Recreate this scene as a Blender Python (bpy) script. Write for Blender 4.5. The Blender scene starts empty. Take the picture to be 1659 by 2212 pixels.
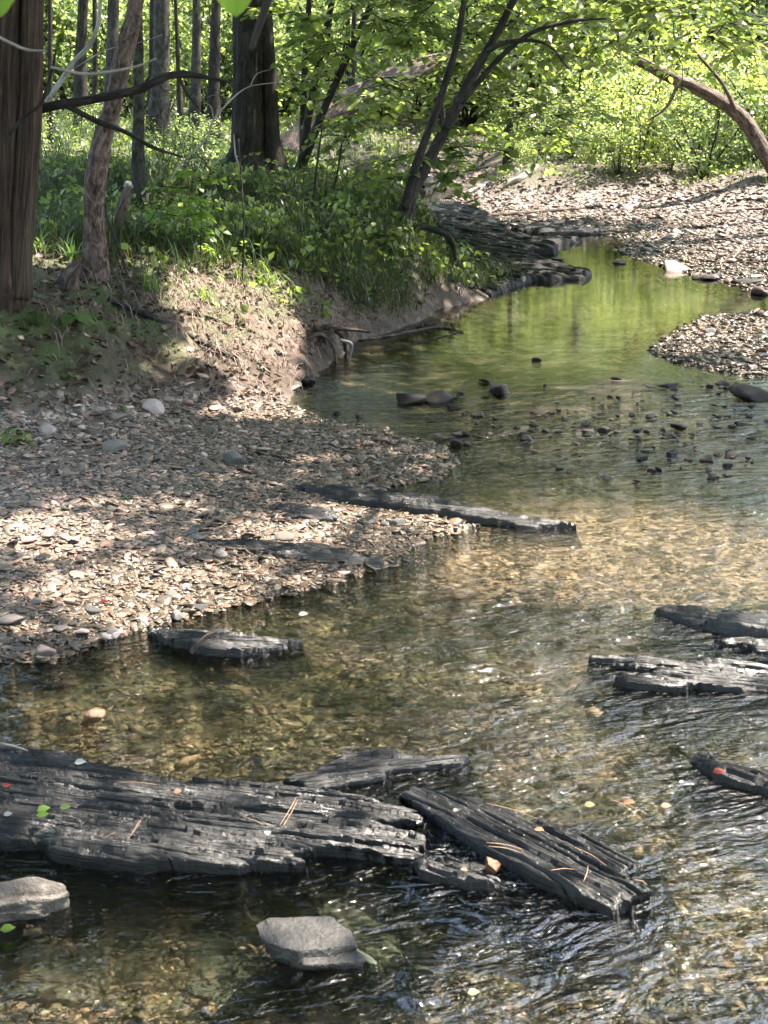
import bpy, bmesh, math, random
import numpy as np
from mathutils import Vector
random.seed(7); RNG = np.random.default_rng(7)
scene = bpy.context.scene
COL = scene.collection
R = math.radians
# ------------------------------------------------------------------ camera model (lens, height and pitch of the phone)
CAMH = 1.6; FPX = 3216.0; CX = 829.5; CY = 1106.0
PITCH = math.atan((CY-173)/FPX); cp, sp = math.cos(PITCH), math.sin(PITCH)
def ray(px, py):
    px = np.asarray(px, float); py = np.asarray(py, float)
    a = (px-CX)/FPX; b = (CY-py)/FPX
    return np.stack([a, cp+b*sp, -sp+b*cp], -1)          # depth along the axis = 1
def W(px, py, z=0.0):
    d = ray(px, py); t = (z-CAMH)/d[..., 2]
    p = d*t[..., None]; p[..., 2] += CAMH
    return p
def AT(px, py, Y):                                        # point on the ray at ground distance Y
    d = ray(px, py); t = Y/d[..., 1]
    p = d*np.asarray(t)[..., None]; p[..., 2] += CAMH
    return p
def PROJ(P):
    x, y, z = P[..., 0], P[..., 1], P[..., 2]-CAMH
    dep = y*cp - z*sp; up = y*sp + z*cp
    dep = np.where(dep < .05, .05, dep)
    return CX + FPX*x/dep, CY - FPX*up/dep, dep
SUN_EL, SUN_AZ = R(62), R(68)                             # sun high on the right, a little ahead of the camera
S = np.array([math.cos(SUN_EL)*math.sin(SUN_AZ), math.cos(SUN_EL)*math.cos(SUN_AZ), math.sin(SUN_EL)])
# ------------------------------------------------------------------ noise
def _h(i, j, k):
    n = (i.astype(np.int64)*73856093) ^ (j.astype(np.int64)*19349663) ^ (k.astype(np.int64)*83492791)
    n = (n ^ (n >> 13))*1274126177 & 0x7fffffff
    n = (n ^ (n >> 15))*2246822519 & 0x7fffffff
    return (n & 0xffff)/65535.0
def vn(x, y, z=0.0):
    x, y, z = np.broadcast_arrays(np.asarray(x, float), np.asarray(y, float), np.asarray(z, float))
    i, j, k = np.floor(x), np.floor(y), np.floor(z)
    fx, fy, fz = x-i, y-j, z-k
    fx, fy, fz = [f*f*(3-2*f) for f in (fx, fy, fz)]
    i, j, k = i.astype(int), j.astype(int), k.astype(int)
    r = 0
    for a in (0, 1):
        wa = fx if a else 1-fx
        for b in (0, 1):
            wb = fy if b else 1-fy
            for c in (0, 1):
                r = r + wa*wb*(fz if c else 1-fz)*_h(i+a, j+b, k+c)
    return r*2-1
def fbm(x, y, z=0.0, o=4):
    s, a = 0, .5
    for q in range(o):
        s = s + a*vn(x*2**q+q*17.3, y*2**q-q*9.1, z*2**q+q*3.7); a *= .5
    return s
def sst(a, b, x):
    t = np.clip((x-a)/(b-a), 0, 1); return t*t*(3-2*t)
# ------------------------------------------------------------------ creek outline (on the water plane)
LEFT_PX = [(-900,1560),(-300,1470),(0,1440),(110,1440),(230,1392),(330,1362),(500,1312),(620,1290),(710,1268),(750,1236),(850,1215),
 (900,1165),(1000,1142),(1080,1135),(960,1120),(860,1095),(800,1072),(850,1052),(960,1040),(985,1005),(955,962),(840,930),(690,900),
 (640,865),(640,832),(700,800),(755,775),(765,742),(850,716),(960,668),(1060,642),(1120,618),(1150,596),(1080,570),(1010,535),(930,500),
 (870,470),(800,432),(745,408),(750,395)]
RIGHT_PX = [(980,395),(1000,408),(965,425),(930,445),(960,474),(1080,490),(1130,500),(1330,512),(1340,522),(1335,545),(1400,567),(1480,592),
 (1560,612),(1700,642),(1900,650),(1900,664),(1659,668),(1500,692),(1420,735),(1392,760),(1470,790),(1560,802),(1659,817),(2000,840),(3000,900)]
LP = W([p[0] for p in LEFT_PX], [p[1] for p in LEFT_PX])[:, :2]
RP = W([p[0] for p in RIGHT_PX], [p[1] for p in RIGHT_PX])[:, :2]
LP = np.vstack([[[-9, -12], [-9, 2.2]], LP]); RP = np.vstack([RP, [[14, 4.5], [14, -12]]])
WPOLY = np.vstack([LP, RP])
def dpoly(P, L, closed=False):
    best = np.full(len(P), 1e9)
    n = len(L)
    for i in range(n if closed else n-1):
        a, b = L[i], L[(i+1) % n]; e = b-a; ll = (e*e).sum()+1e-12
        t = np.clip(((P-a)@e)/ll, 0, 1)
        q = P-a-t[:, None]*e
        best = np.minimum(best, (q*q).sum(1))
    return np.sqrt(best)
def inpoly(P, L):
    c = np.zeros(len(P), bool); n = len(L)
    for i in range(n):
        a, b = L[i], L[(i+1) % n]
        cond = (a[1] > P[:, 1]) != (b[1] > P[:, 1])
        xx = (b[0]-a[0])*(P[:, 1]-a[1])/(b[1]-a[1]+1e-12)+a[0]
        c ^= cond & (P[:, 0] < xx)
    return c
def terrain_exact(X, Y, full=False):
    X = np.asarray(X, float); Y = np.asarray(Y, float); sh = X.shape
    P = np.stack([X.ravel(), Y.ravel()], 1)
    wob = np.stack([fbm(P[:, 0]*2.3, P[:, 1]*2.3, 3.), fbm(P[:, 0]*2.3, P[:, 1]*2.3, 9.)], 1)*.10
    wob += np.stack([fbm(P[:, 0]*11, P[:, 1]*11, 3., 2), fbm(P[:, 0]*11, P[:, 1]*11, 9., 2)], 1)*.035
    Q = P+wob
    dl, dr = dpoly(Q, LP), dpoly(Q, RP); wat = inpoly(Q, WPOLY)
    d = np.minimum(dl, dr); wl = np.clip((dr-dl)/1.6+.5, 0, 1)
    x, y = P[:, 0], P[:, 1]
    n1, n2, n3 = fbm(x*.7, y*.7), fbm(x*3.5, y*3.5, 5.), fbm(x*14, y*14, 8., 2)
    s = y-(7.9+.8*x); B = sst(-.25, 1.0, s+.25*n2); Bg = sst(-.12, .3, s+.3*n2)
    grav = .004+.085*d/(1+.18*d)+.03*n2*np.clip(d*2, 0, 1)
    bank = .72*(1-np.exp(-d/.75))+.02*np.clip(d-3, 0, 10)+(.16*n1+.07*n2+.02*n3)*np.clip(d*2, 0, 1)
    bank = bank*(1-.93*sst(.020, .042, x/np.maximum(y, 1))*sst(10.9, 12.0, y)*(1-sst(19, 22, y)))
    hl = grav*(1-B)+bank*B
    lit = np.maximum(sst(2.3, 3.8, d+.8*n1), sst(18.3, 20.3, y+.8*n1)*sst(.3, 1.2, d))
    hr = .005+.055*d/(1+.05*d)+.02*n2*np.clip(d*2, 0, 1)+lit*(.34+.15*n1)
    far = np.clip(y-34, 0, 400)*.035
    land = hl*wl+hr*(1-wl)+far
    bed = -(.022+.13*(1-np.exp(-d/.6)))+.035*n2*np.clip(d*1.5, 0, 1)+.012*n3
    bed = np.minimum(bed, -.006)
    # the shallow riffle between the two gravel bars
    rif = sst(5.4, 6.2, y)*(1-sst(8.2, 9.2, y))*sst(.1, .8, x)
    bed = bed*(1-.55*rif)
    z = np.where(wat, bed, land)
    if not full: return z.reshape(sh)
    gr = np.where(wat, 1, (1-Bg)*wl+(1-lit)*(1-wl)*(1-sst(23, 27, y)))
    sd = np.where(wat, -d, d)
    return z.reshape(sh), gr.reshape(sh), sd.reshape(sh), wl.reshape(sh)
US = np.concatenate([np.linspace(-2.6, -.5, 40)[:-1], np.linspace(-.5, .5, 460), np.linspace(.5, 2.6, 40)[1:]])
def persp_grid(y0, y1, ratio, us):
    ys = [y0]
    while ys[-1] < y1: ys.append(ys[-1]*ratio)
    ys = np.array(ys); ys = np.concatenate([[-14, -8, -4, -2, -.8, .2, .8], ys])
    w = np.where(ys > 1.2, ys, 1.2+(1.2-ys)*.9)
    Xg = us[None, :]*w[:, None]; Yg = np.repeat(ys[:, None], len(us), 1)
    n, m = Xg.shape; idx = np.arange(n*m).reshape(n, m)
    F = np.stack([idx[:-1, :-1], idx[:-1, 1:], idx[1:, 1:], idx[1:, :-1]], -1).reshape(-1, 4)
    return Xg, Yg, F
GX, GY, gF = persp_grid(1.4, 260, 1.0105, US)
GRID = terrain_exact(GX, GY, True); GYS = GY[7:, 0]; GIJ = [g[7:] for g in GRID]
def terrain(X, Y, full=False):                            # the same ground read back from its own grid
    X = np.asarray(X, float); Y = np.maximum(np.asarray(Y, float), 1.41)
    fi = np.clip(np.log(Y/1.4)/math.log(1.0105), 0, len(GYS)-1.001); fj = np.clip(np.interp(X/Y, US, np.arange(len(US))), 0, len(US)-1.001)
    i, j = fi.astype(int), fj.astype(int); a, b = fi-i, fj-j
    r = [g[i, j]*(1-a)*(1-b)+g[i+1, j]*a*(1-b)+g[i, j+1]*(1-a)*b+g[i+1, j+1]*a*b for g in (GIJ if full else GIJ[:1])]
    return tuple(r) if full else r[0]
def G(px, py):                                            # where the line of sight meets the ground
    px = np.atleast_1d(np.asarray(px, float)); py = np.atleast_1d(np.asarray(py, float)); d = ray(px, py)
    d = d/d[:, 1:2]; Y = 1.45*1.004**np.arange(1000)
    z = CAMH+d[:, 2:3]*Y[None]; h = terrain(d[:, 0:1]*Y[None], Y[None]+0*z); hit = z <= h
    k = np.where(hit.any(1), hit.argmax(1), 999); k = np.maximum(k, 1)
    f = np.arange(len(px)); g0 = (z-h)[f, k-1]; g1 = (z-h)[f, k]; t = np.clip(g0/(g0-g1+1e-9), 0, 1)
    y = Y[k-1]+(Y[k]-Y[k-1])*t
    return np.stack([d[:, 0]*y, y, terrain(d[:, 0]*y, y)], 1)
# ------------------------------------------------------------------ sun flecks: gaps in the canopy, as ellipses of light on the ground
FLECKS = [  # cx, cy, rx, ry, share of leaves kept over it
 (330,1295,190,34,.0),(400,1345,150,24,.0),(70,1190,150,38,.05),(255,1130,140,22,.15),(600,1172,110,16,.05),(800,1125,140,20,.0),(60,1340,120,50,.3),
 (540,915,130,13,.15),(310,885,60,14,.2),(700,1010,90,12,.4),(470,1050,160,20,.4),
 (510,640,160,38,.0),(650,695,100,32,.0),(395,425,80,30,.1),(450,500,150,60,.45),(820,500,110,50,.6),(330,520,60,30,.3),(600,450,70,20,.4),(600,610,60,16,.2),
 (1370,1140,330,62,.0),(1100,1200,150,34,.1),(1500,1240,200,40,.1),(760,1370,60,9,.1),(1250,1380,130,16,.1),(1200,1560,110,24,.2),(760,1572,70,9,.1),(500,1490,60,10,.3),
 (1300,1620,170,30,.3),(1480,1480,240,90,.35),(1020,1790,130,60,.35),(1500,1800,250,160,.35),(380,1750,90,20,.2),(1300,2080,500,140,.5),(330,2040,240,70,.12),(450,1520,360,80,.3),(820,1440,330,110,.35),(1250,2060,220,60,.2),
 (1250,480,470,56,.4),(1480,480,150,20,.05),(1150,455,110,14,.0),(1600,500,120,26,.0),(1580,560,160,75,.03),(1600,720,170,42,.05),(1180,380,170,46,.1),(1500,380,240,60,.2),(900,420,140,22,.1),
 (240,310,130,14,.3),(420,300,90,14,.2),(180,330,60,12,.2),(1250,700,250,60,.4),(1150,900,300,60,.5),(880,780,120,40,.3)]
LITPTS = [(AT(a_, b_, y_), r_) for a_, b_, y_, r_ in [(268,120,8.7,.26),(248,210,8.7,.2),(285,30,8.7,.26),(222,300,8.7,.12),(395,405,8.9,.22),(350,415,8.9,.16),(440,400,8.9,.16),(280,400,9.4,.08),(690,240,17.5,.5),(760,215,18,.5),(650,285,17.3,.3),(1450,165,20,.5),(1560,225,20,.5),(700,80,15,.9),(900,120,15,1.),(1080,110,15,1.),(1260,140,16,1.),(800,200,16,.8),(1400,60,16,1.),(1560,80,16,1.)]]
def shade_keep(P, zg=.25):
    k = np.ones(len(P))
    for c0, r0 in LITPTS:
        v = P-c0[None]; t = v@S; k = np.where((t > .25) & (np.linalg.norm(v-t[:, None]*S, axis=1) < r0), .06 if r0 < .6 else .35, k)
    for zz in (0.0, .42):
        Q = P-S[None, :]*((P[:, 2]-zz)/S[2])[:, None]
        fx, fy, dep = PROJ(Q)
        wx = fbm(Q[:, 0]*3, Q[:, 1]*3, 1., 3)*.75
        for cx, cy, rx, ry, kp in FLECKS:
            if (cy < 830 and cx < 800) != (zz > 0): continue
            e = (((fx-cx)/rx)**2+((fy-cy)/ry)**2)/1.7
            k = np.where((e+wx < 1) & (Q[:, 1] > 1), np.minimum(k, kp), k)
    return k
# ------------------------------------------------------------------ mesh and object helpers
def mesh(name, V, F, mat=None, smooth=True, attrs=None):
    V = np.asarray(V, np.float32); me = bpy.data.meshes.new(name)
    if not isinstance(F, (list, tuple)): F = [F]
    F = [np.asarray(f, np.int32) for f in F if len(f)]
    me.vertices.add(len(V)); me.vertices.foreach_set('co', V.ravel())
    nl = sum(f.size for f in F); npoly = sum(len(f) for f in F)
    me.loops.add(nl); me.polygons.add(npoly)
    me.loops.foreach_set('vertex_index', np.concatenate([f.ravel() for f in F]))
    tot = np.concatenate([np.full(len(f), f.shape[1], np.int32) for f in F])
    st = np.concatenate([[0], np.cumsum(tot)[:-1]]).astype(np.int32)
    me.polygons.foreach_set('loop_start', st)
    me.polygons.foreach_set('use_smooth', np.full(npoly, smooth, bool))
    for k, a in (attrs or {}).items():
        a = np.asarray(a, np.float32)
        t = me.attributes.new(k, 'FLOAT' if a.ndim == 1 else 'FLOAT_VECTOR', 'POINT')
        t.data.foreach_set('value' if a.ndim == 1 else 'vector', a.ravel())
    me.update(calc_edges=True); me.validate()
    if mat: me.materials.append(mat)
    return me
def link(name, me, loc=(0, 0, 0), parent=None, rot=None):
    o = bpy.data.objects.new(name, me); COL.objects.link(o); o.location = [float(v) for v in loc]
    if rot is not None: o.rotation_euler = rot
    if parent: o.parent = parent
    return o
def tag(o, label=None, cat=None, group=None, kind=None):
    if label: o['label'] = label
    if cat: o['category'] = cat
    if group: o['group'] = group
    if kind: o['kind'] = kind
    return o
def thing(name, loc, label, cat, group=None, rz=0):
    o = bpy.data.objects.new(name, None); COL.objects.link(o); o.location = [float(v) for v in loc]; o.rotation_euler = (0, 0, rz)
    o.empty_display_size = .05
    return tag(o, label, cat, group)
def part(name, V, F, mat, parent, attrs=None, smooth=True):       # V in world space, stored about the thing's base
    return link(name, mesh(name, np.asarray(V)-np.array(parent.location)[None, :], F, mat, smooth, attrs), parent=parent)
def single(name, V, F, mat, base, label, cat, group=None, attrs=None, smooth=True):
    base = np.asarray(base, float)
    return tag(link(name, mesh(name, np.asarray(V)-base[None, :], F, mat, smooth, attrs), base), label, cat, group)
def norm(v): return v/(np.linalg.norm(v, axis=-1, keepdims=True)+1e-12)
def smooth_path(P, n):
    P = np.asarray(P, float); m = len(P)
    if m < 3:
        t = np.linspace(0, m-1, n); return np.stack([np.interp(t, range(m), P[:, c]) for c in range(P.shape[1])], 1)
    E = np.vstack([2*P[0]-P[1], P, 2*P[-1]-P[-2]]); out = []
    for t in np.linspace(0, m-1-1e-6, n):
        i = int(t); f = t-i; a, b, c, d = E[i:i+4]
        out.append(.5*((2*b)+(-a+c)*f+(2*a-5*b+4*c-d)*f*f+(-a+3*b-3*c+d)*f**3))
    return np.array(out)
class Bag:                                                         # collects pieces of ONE part
    def __init__(s): s.V, s.F, s.A, s.n = [], {}, {}, 0
    def add(s, V, F, **A):
        V = np.asarray(V)
        for f in (F if isinstance(F, (list, tuple)) else [F]):
            f = np.asarray(f)
            if len(f): s.F.setdefault(f.shape[1], []).append(f+s.n)
        s.V.append(V); s.n += len(V)
        for k, a in A.items(): s.A.setdefault(k, []).append(np.asarray(a))
        return s
    def get(s): return np.vstack(s.V), [np.vstack(f) for f in s.F.values()], {k: np.concatenate(a) for k, a in s.A.items()}
def tube(path, rad, seg=12, n=None, rough=.0, flute=0, fl_amp=0., seed=0., cap=True):
    path = np.asarray(path, float); rad = np.asarray(rad, float)
    if n:
        t = np.linspace(0, 1, len(rad)); path = smooth_path(path, n); rad = np.interp(np.linspace(0, 1, n), t, rad)
    n = len(path); T = norm(np.gradient(path, axis=0))
    ref = np.array([0, 0, 1.]) if abs(T[n//2][2]) < .9 else np.array([0, -1., 0])
    U = norm(np.cross(T, ref)); Vv = np.cross(T, U)
    Ls = np.concatenate([[0], np.cumsum(np.linalg.norm(np.diff(path, axis=0), axis=1))])
    th = np.linspace(0, 2*math.pi, seg, endpoint=False)
    TH, LL = np.meshgrid(th, Ls); rr = np.repeat(rad[:, None], seg, 1)
    c, s_ = np.cos(TH), np.sin(TH)
    k = 1+rough*fbm(c*2.2+seed, s_*2.2+seed, LL*3/np.maximum(rr.mean(), .02)*.12, 4)*2
    if flute: k = k+fl_amp*(np.abs(np.sin(flute*.5*(TH+.35*np.sin(LL*.9+seed))+1.3*vn(c+seed, s_, LL*.8)))-.5)
    rr = rr*k
    V = path[:, None, :]+rr[..., None]*(c[..., None]*U[:, None, :]+s_[..., None]*Vv[:, None, :])
    uv = np.stack([c*rr.mean()+seed, s_*rr.mean()+seed, LL], -1).reshape(-1, 3)
    idx = np.arange(n*seg).reshape(n, seg); nx = np.roll(idx, -1, 1)
    F = np.stack([idx[:-1], nx[:-1], nx[1:], idx[1:]], -1).reshape(-1, 4)
    V = V.reshape(-1, 3)
    if cap:
        V = np.vstack([V, path[:1], path[-1:]]); uv = np.vstack([uv, [[seed, seed, 0], [seed, seed, Ls[-1]]]])
        a, b = n*seg, n*seg+1
        T1 = np.stack([nx[0], idx[0], np.full(seg, a)], 1); T2 = np.stack([idx[-1], nx[-1], np.full(seg, b)], 1)
        return V, [F, np.vstack([T1, T2])], uv
    return V, [F], uv
# leaf templates (x across, y along, z up)
LEAF8 = (np.array([[0,0,0],[-.33,.28,.07],[-.30,.62,.05],[0,1,-.08],[.30,.62,.05],[.33,.28,.07],[0,.3,0],[0,.65,-.01]]),
         np.array([[0,6,1],[0,5,6],[1,6,7],[1,7,2],[6,5,4],[6,4,7],[2,7,3],[7,4,3]]))
LEAF4 = (np.array([[0,0,0],[-.34,.45,.08],[0,1,-.05],[.34,.45,.08]]), np.array([[0,2,1],[0,3,2]]))
def leaves(pos, dirs, nor, ln, tpl=LEAF8, wid=1.0):
    N = len(pos); T, F = tpl
    dirs = norm(dirs); X = norm(np.cross(dirs, nor)); Z = np.cross(X, dirs)
    ln = np.broadcast_to(ln, (N,)); w = np.broadcast_to(wid, (N,))
    V = pos[:, None, :]+ln[:, None, None]*(T[None, :, 0:1]*w[:, None, None]*X[:, None, :]+T[None, :, 1:2]*dirs[:, None, :]+T[None, :, 2:3]*Z[:, None, :])
    FF = (F[None]+(np.arange(N)*len(T))[:, None, None]).reshape(-1, 3)
    return V.reshape(-1, 3), FF, np.repeat(RNG.random(N), len(T))
def rdir(N, up=0., spread=1.):
    v = RNG.normal(size=(N, 3))*spread; v[:, 2] += up; return norm(v)
def blades(base, ln, lean, wid, az=None, n=4):                     # grass and sedge blades
    N = len(base); az = RNG.random(N)*2*math.pi if az is None else az
    D = np.stack([np.cos(az), np.sin(az), 0*az], 1); Sd = np.stack([-np.sin(az), np.cos(az), 0*az], 1)
    Vs = []
    for i in range(n):
        t = i/(n-1); a = lean*t*1.3
        c = base+(ln*t)[:, None]*(np.cos(a)[:, None]*np.array([0, 0, 1.])+np.sin(a)[:, None]*D)
        w = (wid*(1-t**1.6)*.5)[:, None]
        Vs += [c-Sd*w, c+Sd*w]
    V = np.stack(Vs, 1).reshape(-1, 3); F = []
    for i in range(n-1): F.append([2*i, 2*i+1, 2*i+3, 2*i+2])
    FF = (np.array(F)[None]+(np.arange(N)*2*n)[:, None, None]).reshape(-1, 4)
    return V, FF, np.repeat(RNG.random(N), 2*n)
def ico(sub):
    bm = bmesh.new(); bmesh.ops.create_icosphere(bm, subdivisions=sub, radius=1)
    V = np.array([v.co[:] for v in bm.verts]); F = np.array([[v.index for v in f.verts] for f in bm.faces]); bm.free(); return V, F
ICO = {i: ico(i) for i in (1, 2, 3, 4, 5)}
def rockshape(sub, seed, dims, cuts=9, rough=.06, flat=0.):
    rng = np.random.default_rng(seed); V, F = ICO[sub]; V = V.copy()
    for i in range(cuts):
        n = norm(rng.normal(size=3)); dd = rng.uniform(.45, .85)
        p = V@n; V = V-np.clip(p-dd, 0, None)[:, None]*n*.96
    if flat: V[:, 2] = np.clip(V[:, 2], -9, flat)
    V = V*(1+rough*fbm(V[:, 0]*2.5+seed, V[:, 1]*2.5, V[:, 2]*2.5, 4)[:, None]*1.6)
    V = V/np.abs(V).max(0)
    return V*np.asarray(dims)/2, F
# ------------------------------------------------------------------ materials
def mat(name, rough=.6, spec=.5):
    m = bpy.data.materials.new(name); m.use_nodes = True; nt = m.node_tree; b = nt.nodes['Principled BSDF']
    b.inputs['Roughness'].default_value = rough; b.inputs['Specular IOR Level'].default_value = spec
    return m, nt, b
def N_(nt, t, **k):
    n = nt.nodes.new(t)
    for a, v in k.items():
        if a.startswith('i_'): n.inputs[a[2:].replace('_', ' ')].default_value = v
        else: setattr(n, a, v)
    return n
def ramp(nt, fac, stops, interp='LINEAR'):
    r = nt.nodes.new('ShaderNodeValToRGB'); r.color_ramp.interpolation = interp; e = r.color_ramp.elements
    while len(e) < len(stops): e.new(.5)
    for q, (p, c) in zip(e, stops): q.position = p; q.color = (*c, 1) if len(c) == 3 else c
    nt.links.new(fac, r.inputs[0]); return r.outputs[0]
def mapped(nt, src, scale):
    m = nt.nodes.new('ShaderNodeMapping'); m.inputs['Scale'].default_value = scale; nt.links.new(src, m.inputs[0]); return m.outputs[0]
def noise(nt, vec, scale, detail=4, rough=.6, dist=0.):
    n = N_(nt, 'ShaderNodeTexNoise', i_Scale=scale, i_Detail=detail, i_Roughness=rough, i_Distortion=dist)
    nt.links.new(vec, n.inputs['Vector']); return n.outputs['Fac']
def mixc(nt, f, a, b, blend='MIX'):
    m = N_(nt, 'ShaderNodeMix', data_type='RGBA', blend_type=blend)
    for v, i in ((f, 0), (a, 6), (b, 7)):
        if hasattr(v, 'is_linked'): nt.links.new(v, m.inputs[i])
        else: m.inputs[i].default_value = v if i == 0 else (*v, 1)
    return m.outputs[2]
def math_(nt, op, a, b=None, clamp=False):
    m = N_(nt, 'ShaderNodeMath', operation=op, use_clamp=clamp)
    for v, i in ((a, 0), (b, 1)):
        if v is None: continue
        if hasattr(v, 'is_linked'): nt.links.new(v, m.inputs[i])
        else: m.inputs[i].default_value = v
    return m.outputs[0]
def bump(nt, h, dist, strength=1., nrm=None):
    b = N_(nt, 'ShaderNodeBump', i_Strength=strength, i_Distance=dist); nt.links.new(h, b.inputs['Height'])
    if nrm: nt.links.new(nrm, b.inputs['Normal'])
    return b.outputs[0]
def attr(nt, name, out='Fac'):
    return N_(nt, 'ShaderNodeAttribute', attribute_name=name).outputs[out]
def pos(nt): return nt.nodes.new('ShaderNodeNewGeometry').outputs['Position']
def objc(nt): return nt.nodes.new('ShaderNodeTexCoord').outputs['Object']
def rnd(nt): return nt.nodes.new('ShaderNodeObjectInfo').outputs['Random']

def leafmat(name, stops, trans=.5, ttint=(1.0, 1.0, .55), rough=.5, tboost=1.7, vary=False):
    m, nt, b = mat(name, rough*.75, .5)
    c = ramp(nt, attr(nt, 'var'), stops)
    if vary: c = mixc(nt, 1., c, ramp(nt, rnd(nt), [(0, (.45, .50, .55)), (.35, (.75, .78, .8)), (.7, (1.0, 1.0, .9)), (1, (1.15, 1.05, .75))]), 'MULTIPLY')
    nt.links.new(c, b.inputs['Base Color'])
    t = nt.nodes.new('ShaderNodeBsdfTranslucent')
    tc = mixc(nt, 1., c, tuple(v*tboost for v in ttint), 'MULTIPLY'); nt.links.new(tc, t.inputs['Color'])
    mx = N_(nt, 'ShaderNodeMixShader'); mx.inputs[0].default_value = trans
    nt.links.new(b.outputs[0], mx.inputs[1]); nt.links.new(t.outputs[0], mx.inputs[2])
    nt.links.new(mx.outputs[0], nt.nodes['Material Output'].inputs[0]); return m
M = {}
M['leaf'] = leafmat('broad leaf', [(0, (.06, .095, .03)), (.5, (.12, .165, .05)), (1, (.20, .24, .085))], .5, tboost=2.3)
M['leaf_far'] = leafmat('sapling leaf', [(0, (.06, .095, .04)), (.5, (.15, .195, .08)), (1, (.27, .305, .15))], .55, (1, 1, .66), tboost=2.5, vary=True)
M['leaf_glossy'] = leafmat('glossy leaf', [(0, (.05, .10, .03)), (.6, (.08, .14, .04)), (1, (.12, .18, .06))], .4, rough=.32)
M['needle_leaf'] = leafmat('cedar spray', [(0, (.03, .055, .02)), (1, (.07, .10, .035))], .25)
M['grass'] = leafmat('woodland grass', [(0, (.025, .042, .012)), (.6, (.05, .075, .022)), (.93, (.085, .11, .04)), (1, (.20, .165, .09))], .4)
M['fresh'] = leafmat('fresh leaf', [(0, (.10, .19, .03)), (1, (.16, .26, .05))], .55)
M['litter'] = leafmat('dead leaf', [(0, (.025, .015, .009)), (.4, (.055, .034, .021)), (.75, (.10, .064, .043)), (.93, (.17, .12, .085)), (1, (.30, .23, .175))], .12, (1, .8, .6), .7, 1.)
def simple(name, c0, c1, rough=.7, sc=20, bd=.003, spec=.4):
    m, nt, b = mat(name, rough, spec); o = objc(nt); n = noise(nt, o, sc)
    nt.links.new(ramp(nt, n, [(.3, c0), (.7, c1)]), b.inputs['Base Color'])
    nt.links.new(bump(nt, n, bd), b.inputs['Normal']); return m
M['straw'] = simple('dry roots and straw', (.085, .056, .044), (.27, .19, .155), .8)
M['twig'] = simple('dead twig', (.10, .085, .07), (.26, .22, .19), .8, 40)
M['pale_twig'] = simple('bleached twig', (.30, .27, .25), (.55, .51, .48), .75, 40)
M['red_leaf'] = simple('red leaf', (.16, .018, .01), (.28, .04, .025), .45, 60, .0005)
M['orange_leaf'] = simple('orange leaf', (.15, .05, .022), (.24, .10, .05), .5, 60, .0005)
M['yellow_leaf'] = simple('yellow leaf', (.20, .15, .05), (.30, .24, .11), .5, 60, .0005)
M['white_leaf'] = simple('pale leaf', (.22, .21, .19), (.34, .33, .30), .5, 60, .0005)
M['needle'] = simple('pine needle', (.26, .15, .09), (.38, .25, .16), .6, 60, .0002)
def bark(name, dark, mid, light, zs=.12, sc=26, depth=.012, moss=None):
    m, nt, b = mat(name, .85, .25); v = mapped(nt, attr(nt, 'buv', 'Vector'), (1, 1, zs))
    n = noise(nt, v, sc, 8, .72, .9); n2 = noise(nt, attr(nt, 'buv', 'Vector'), 5, 4)
    c = ramp(nt, n, [(.38, dark), (.5, mid), (.64, light)])
    c = mixc(nt, math_(nt, 'MULTIPLY', math_(nt, 'SUBTRACT', n2, .5, True), 2., True), c, light)
    if moss: c = mixc(nt, math_(nt, 'MULTIPLY', math_(nt, 'SUBTRACT', noise(nt, attr(nt, 'buv', 'Vector'), 9, 4), .55, True), 5., True), c, moss)
    nt.links.new(c, b.inputs['Base Color']); nt.links.new(bump(nt, n, depth), b.inputs['Normal']); return m
M['cedar'] = bark('cedar bark', (.012, .008, .006), (.055, .035, .025), (.13, .088, .066), .05, 44, .05)
M['bark_dark'] = bark('dark bark', (.008, .007, .005), (.026, .021, .017), (.065, .055, .046), .22, 34, .04)
M['bark_grey'] = bark('lichen grey bark', (.010, .009, .007), (.030, .027, .022), (.08, .076, .066), .5, 26, .02, (.07, .08, .05))
M['bark_pale'] = bark('pale flaking bark', (.025, .016, .013), (.12, .08, .066), (.30, .225, .195), .35, 40, .04)
M['bark_log'] = bark('weathered log', (.025, .017, .013), (.10, .072, .056), (.24, .185, .15), .3, 28, .05)
M['bark_bleached'] = bark('bleached wood', (.09, .08, .07), (.22, .20, .18), (.40, .37, .34), .12, 30, .006)
def shale(name, wet):
    m, nt, b = mat(name, .34 if wet else .5, .38); o = objc(nt)
    v = mapped(nt, o, (6, 60, 160)); n = noise(nt, v, 1., 6, .65, .3); n2 = noise(nt, o, 7, 5, .6); n3 = noise(nt, o, 45, 5, .7)
    k = .5 if wet else 1.2
    c = ramp(nt, n2, [(.3, (.016*k, .016*k, .0165*k)), (.55, (.034*k, .034*k, .034*k)), (.75, (.065*k, .064*k, .062*k))])
    c = mixc(nt, math_(nt, 'MULTIPLY', math_(nt, 'SUBTRACT', n3, .54, True), 3., True), c, (.06*k, .048*k, .033*k))
    nt.links.new(c, b.inputs['Base Color'])
    nt.links.new(ramp(nt, noise(nt, o, 14, 4), [(.3, (.18,)*3), (.7, (.48,)*3)]), b.inputs['Roughness'])
    h = math_(nt, 'ADD', math_(nt, 'MULTIPLY', n, .8), math_(nt, 'MULTIPLY', n3, .35))
    nt.links.new(bump(nt, h, .009), b.inputs['Normal']); return m
M['shale'] = shale('black shale', True); M['shale_dry'] = shale('grey shale', False)
STONES = [(0, (.06, .058, .05)), (.14, (.12, .112, .098)), (.30, (.21, .19, .165)), (.46, (.16, .13, .10)), (.58, (.33, .25, .22)), (.72, (.22, .205, .19)), (.84, (.40, .27, .215)), (.93, (.50, .40, .37)), (1, (.60, .54, .50))]
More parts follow.
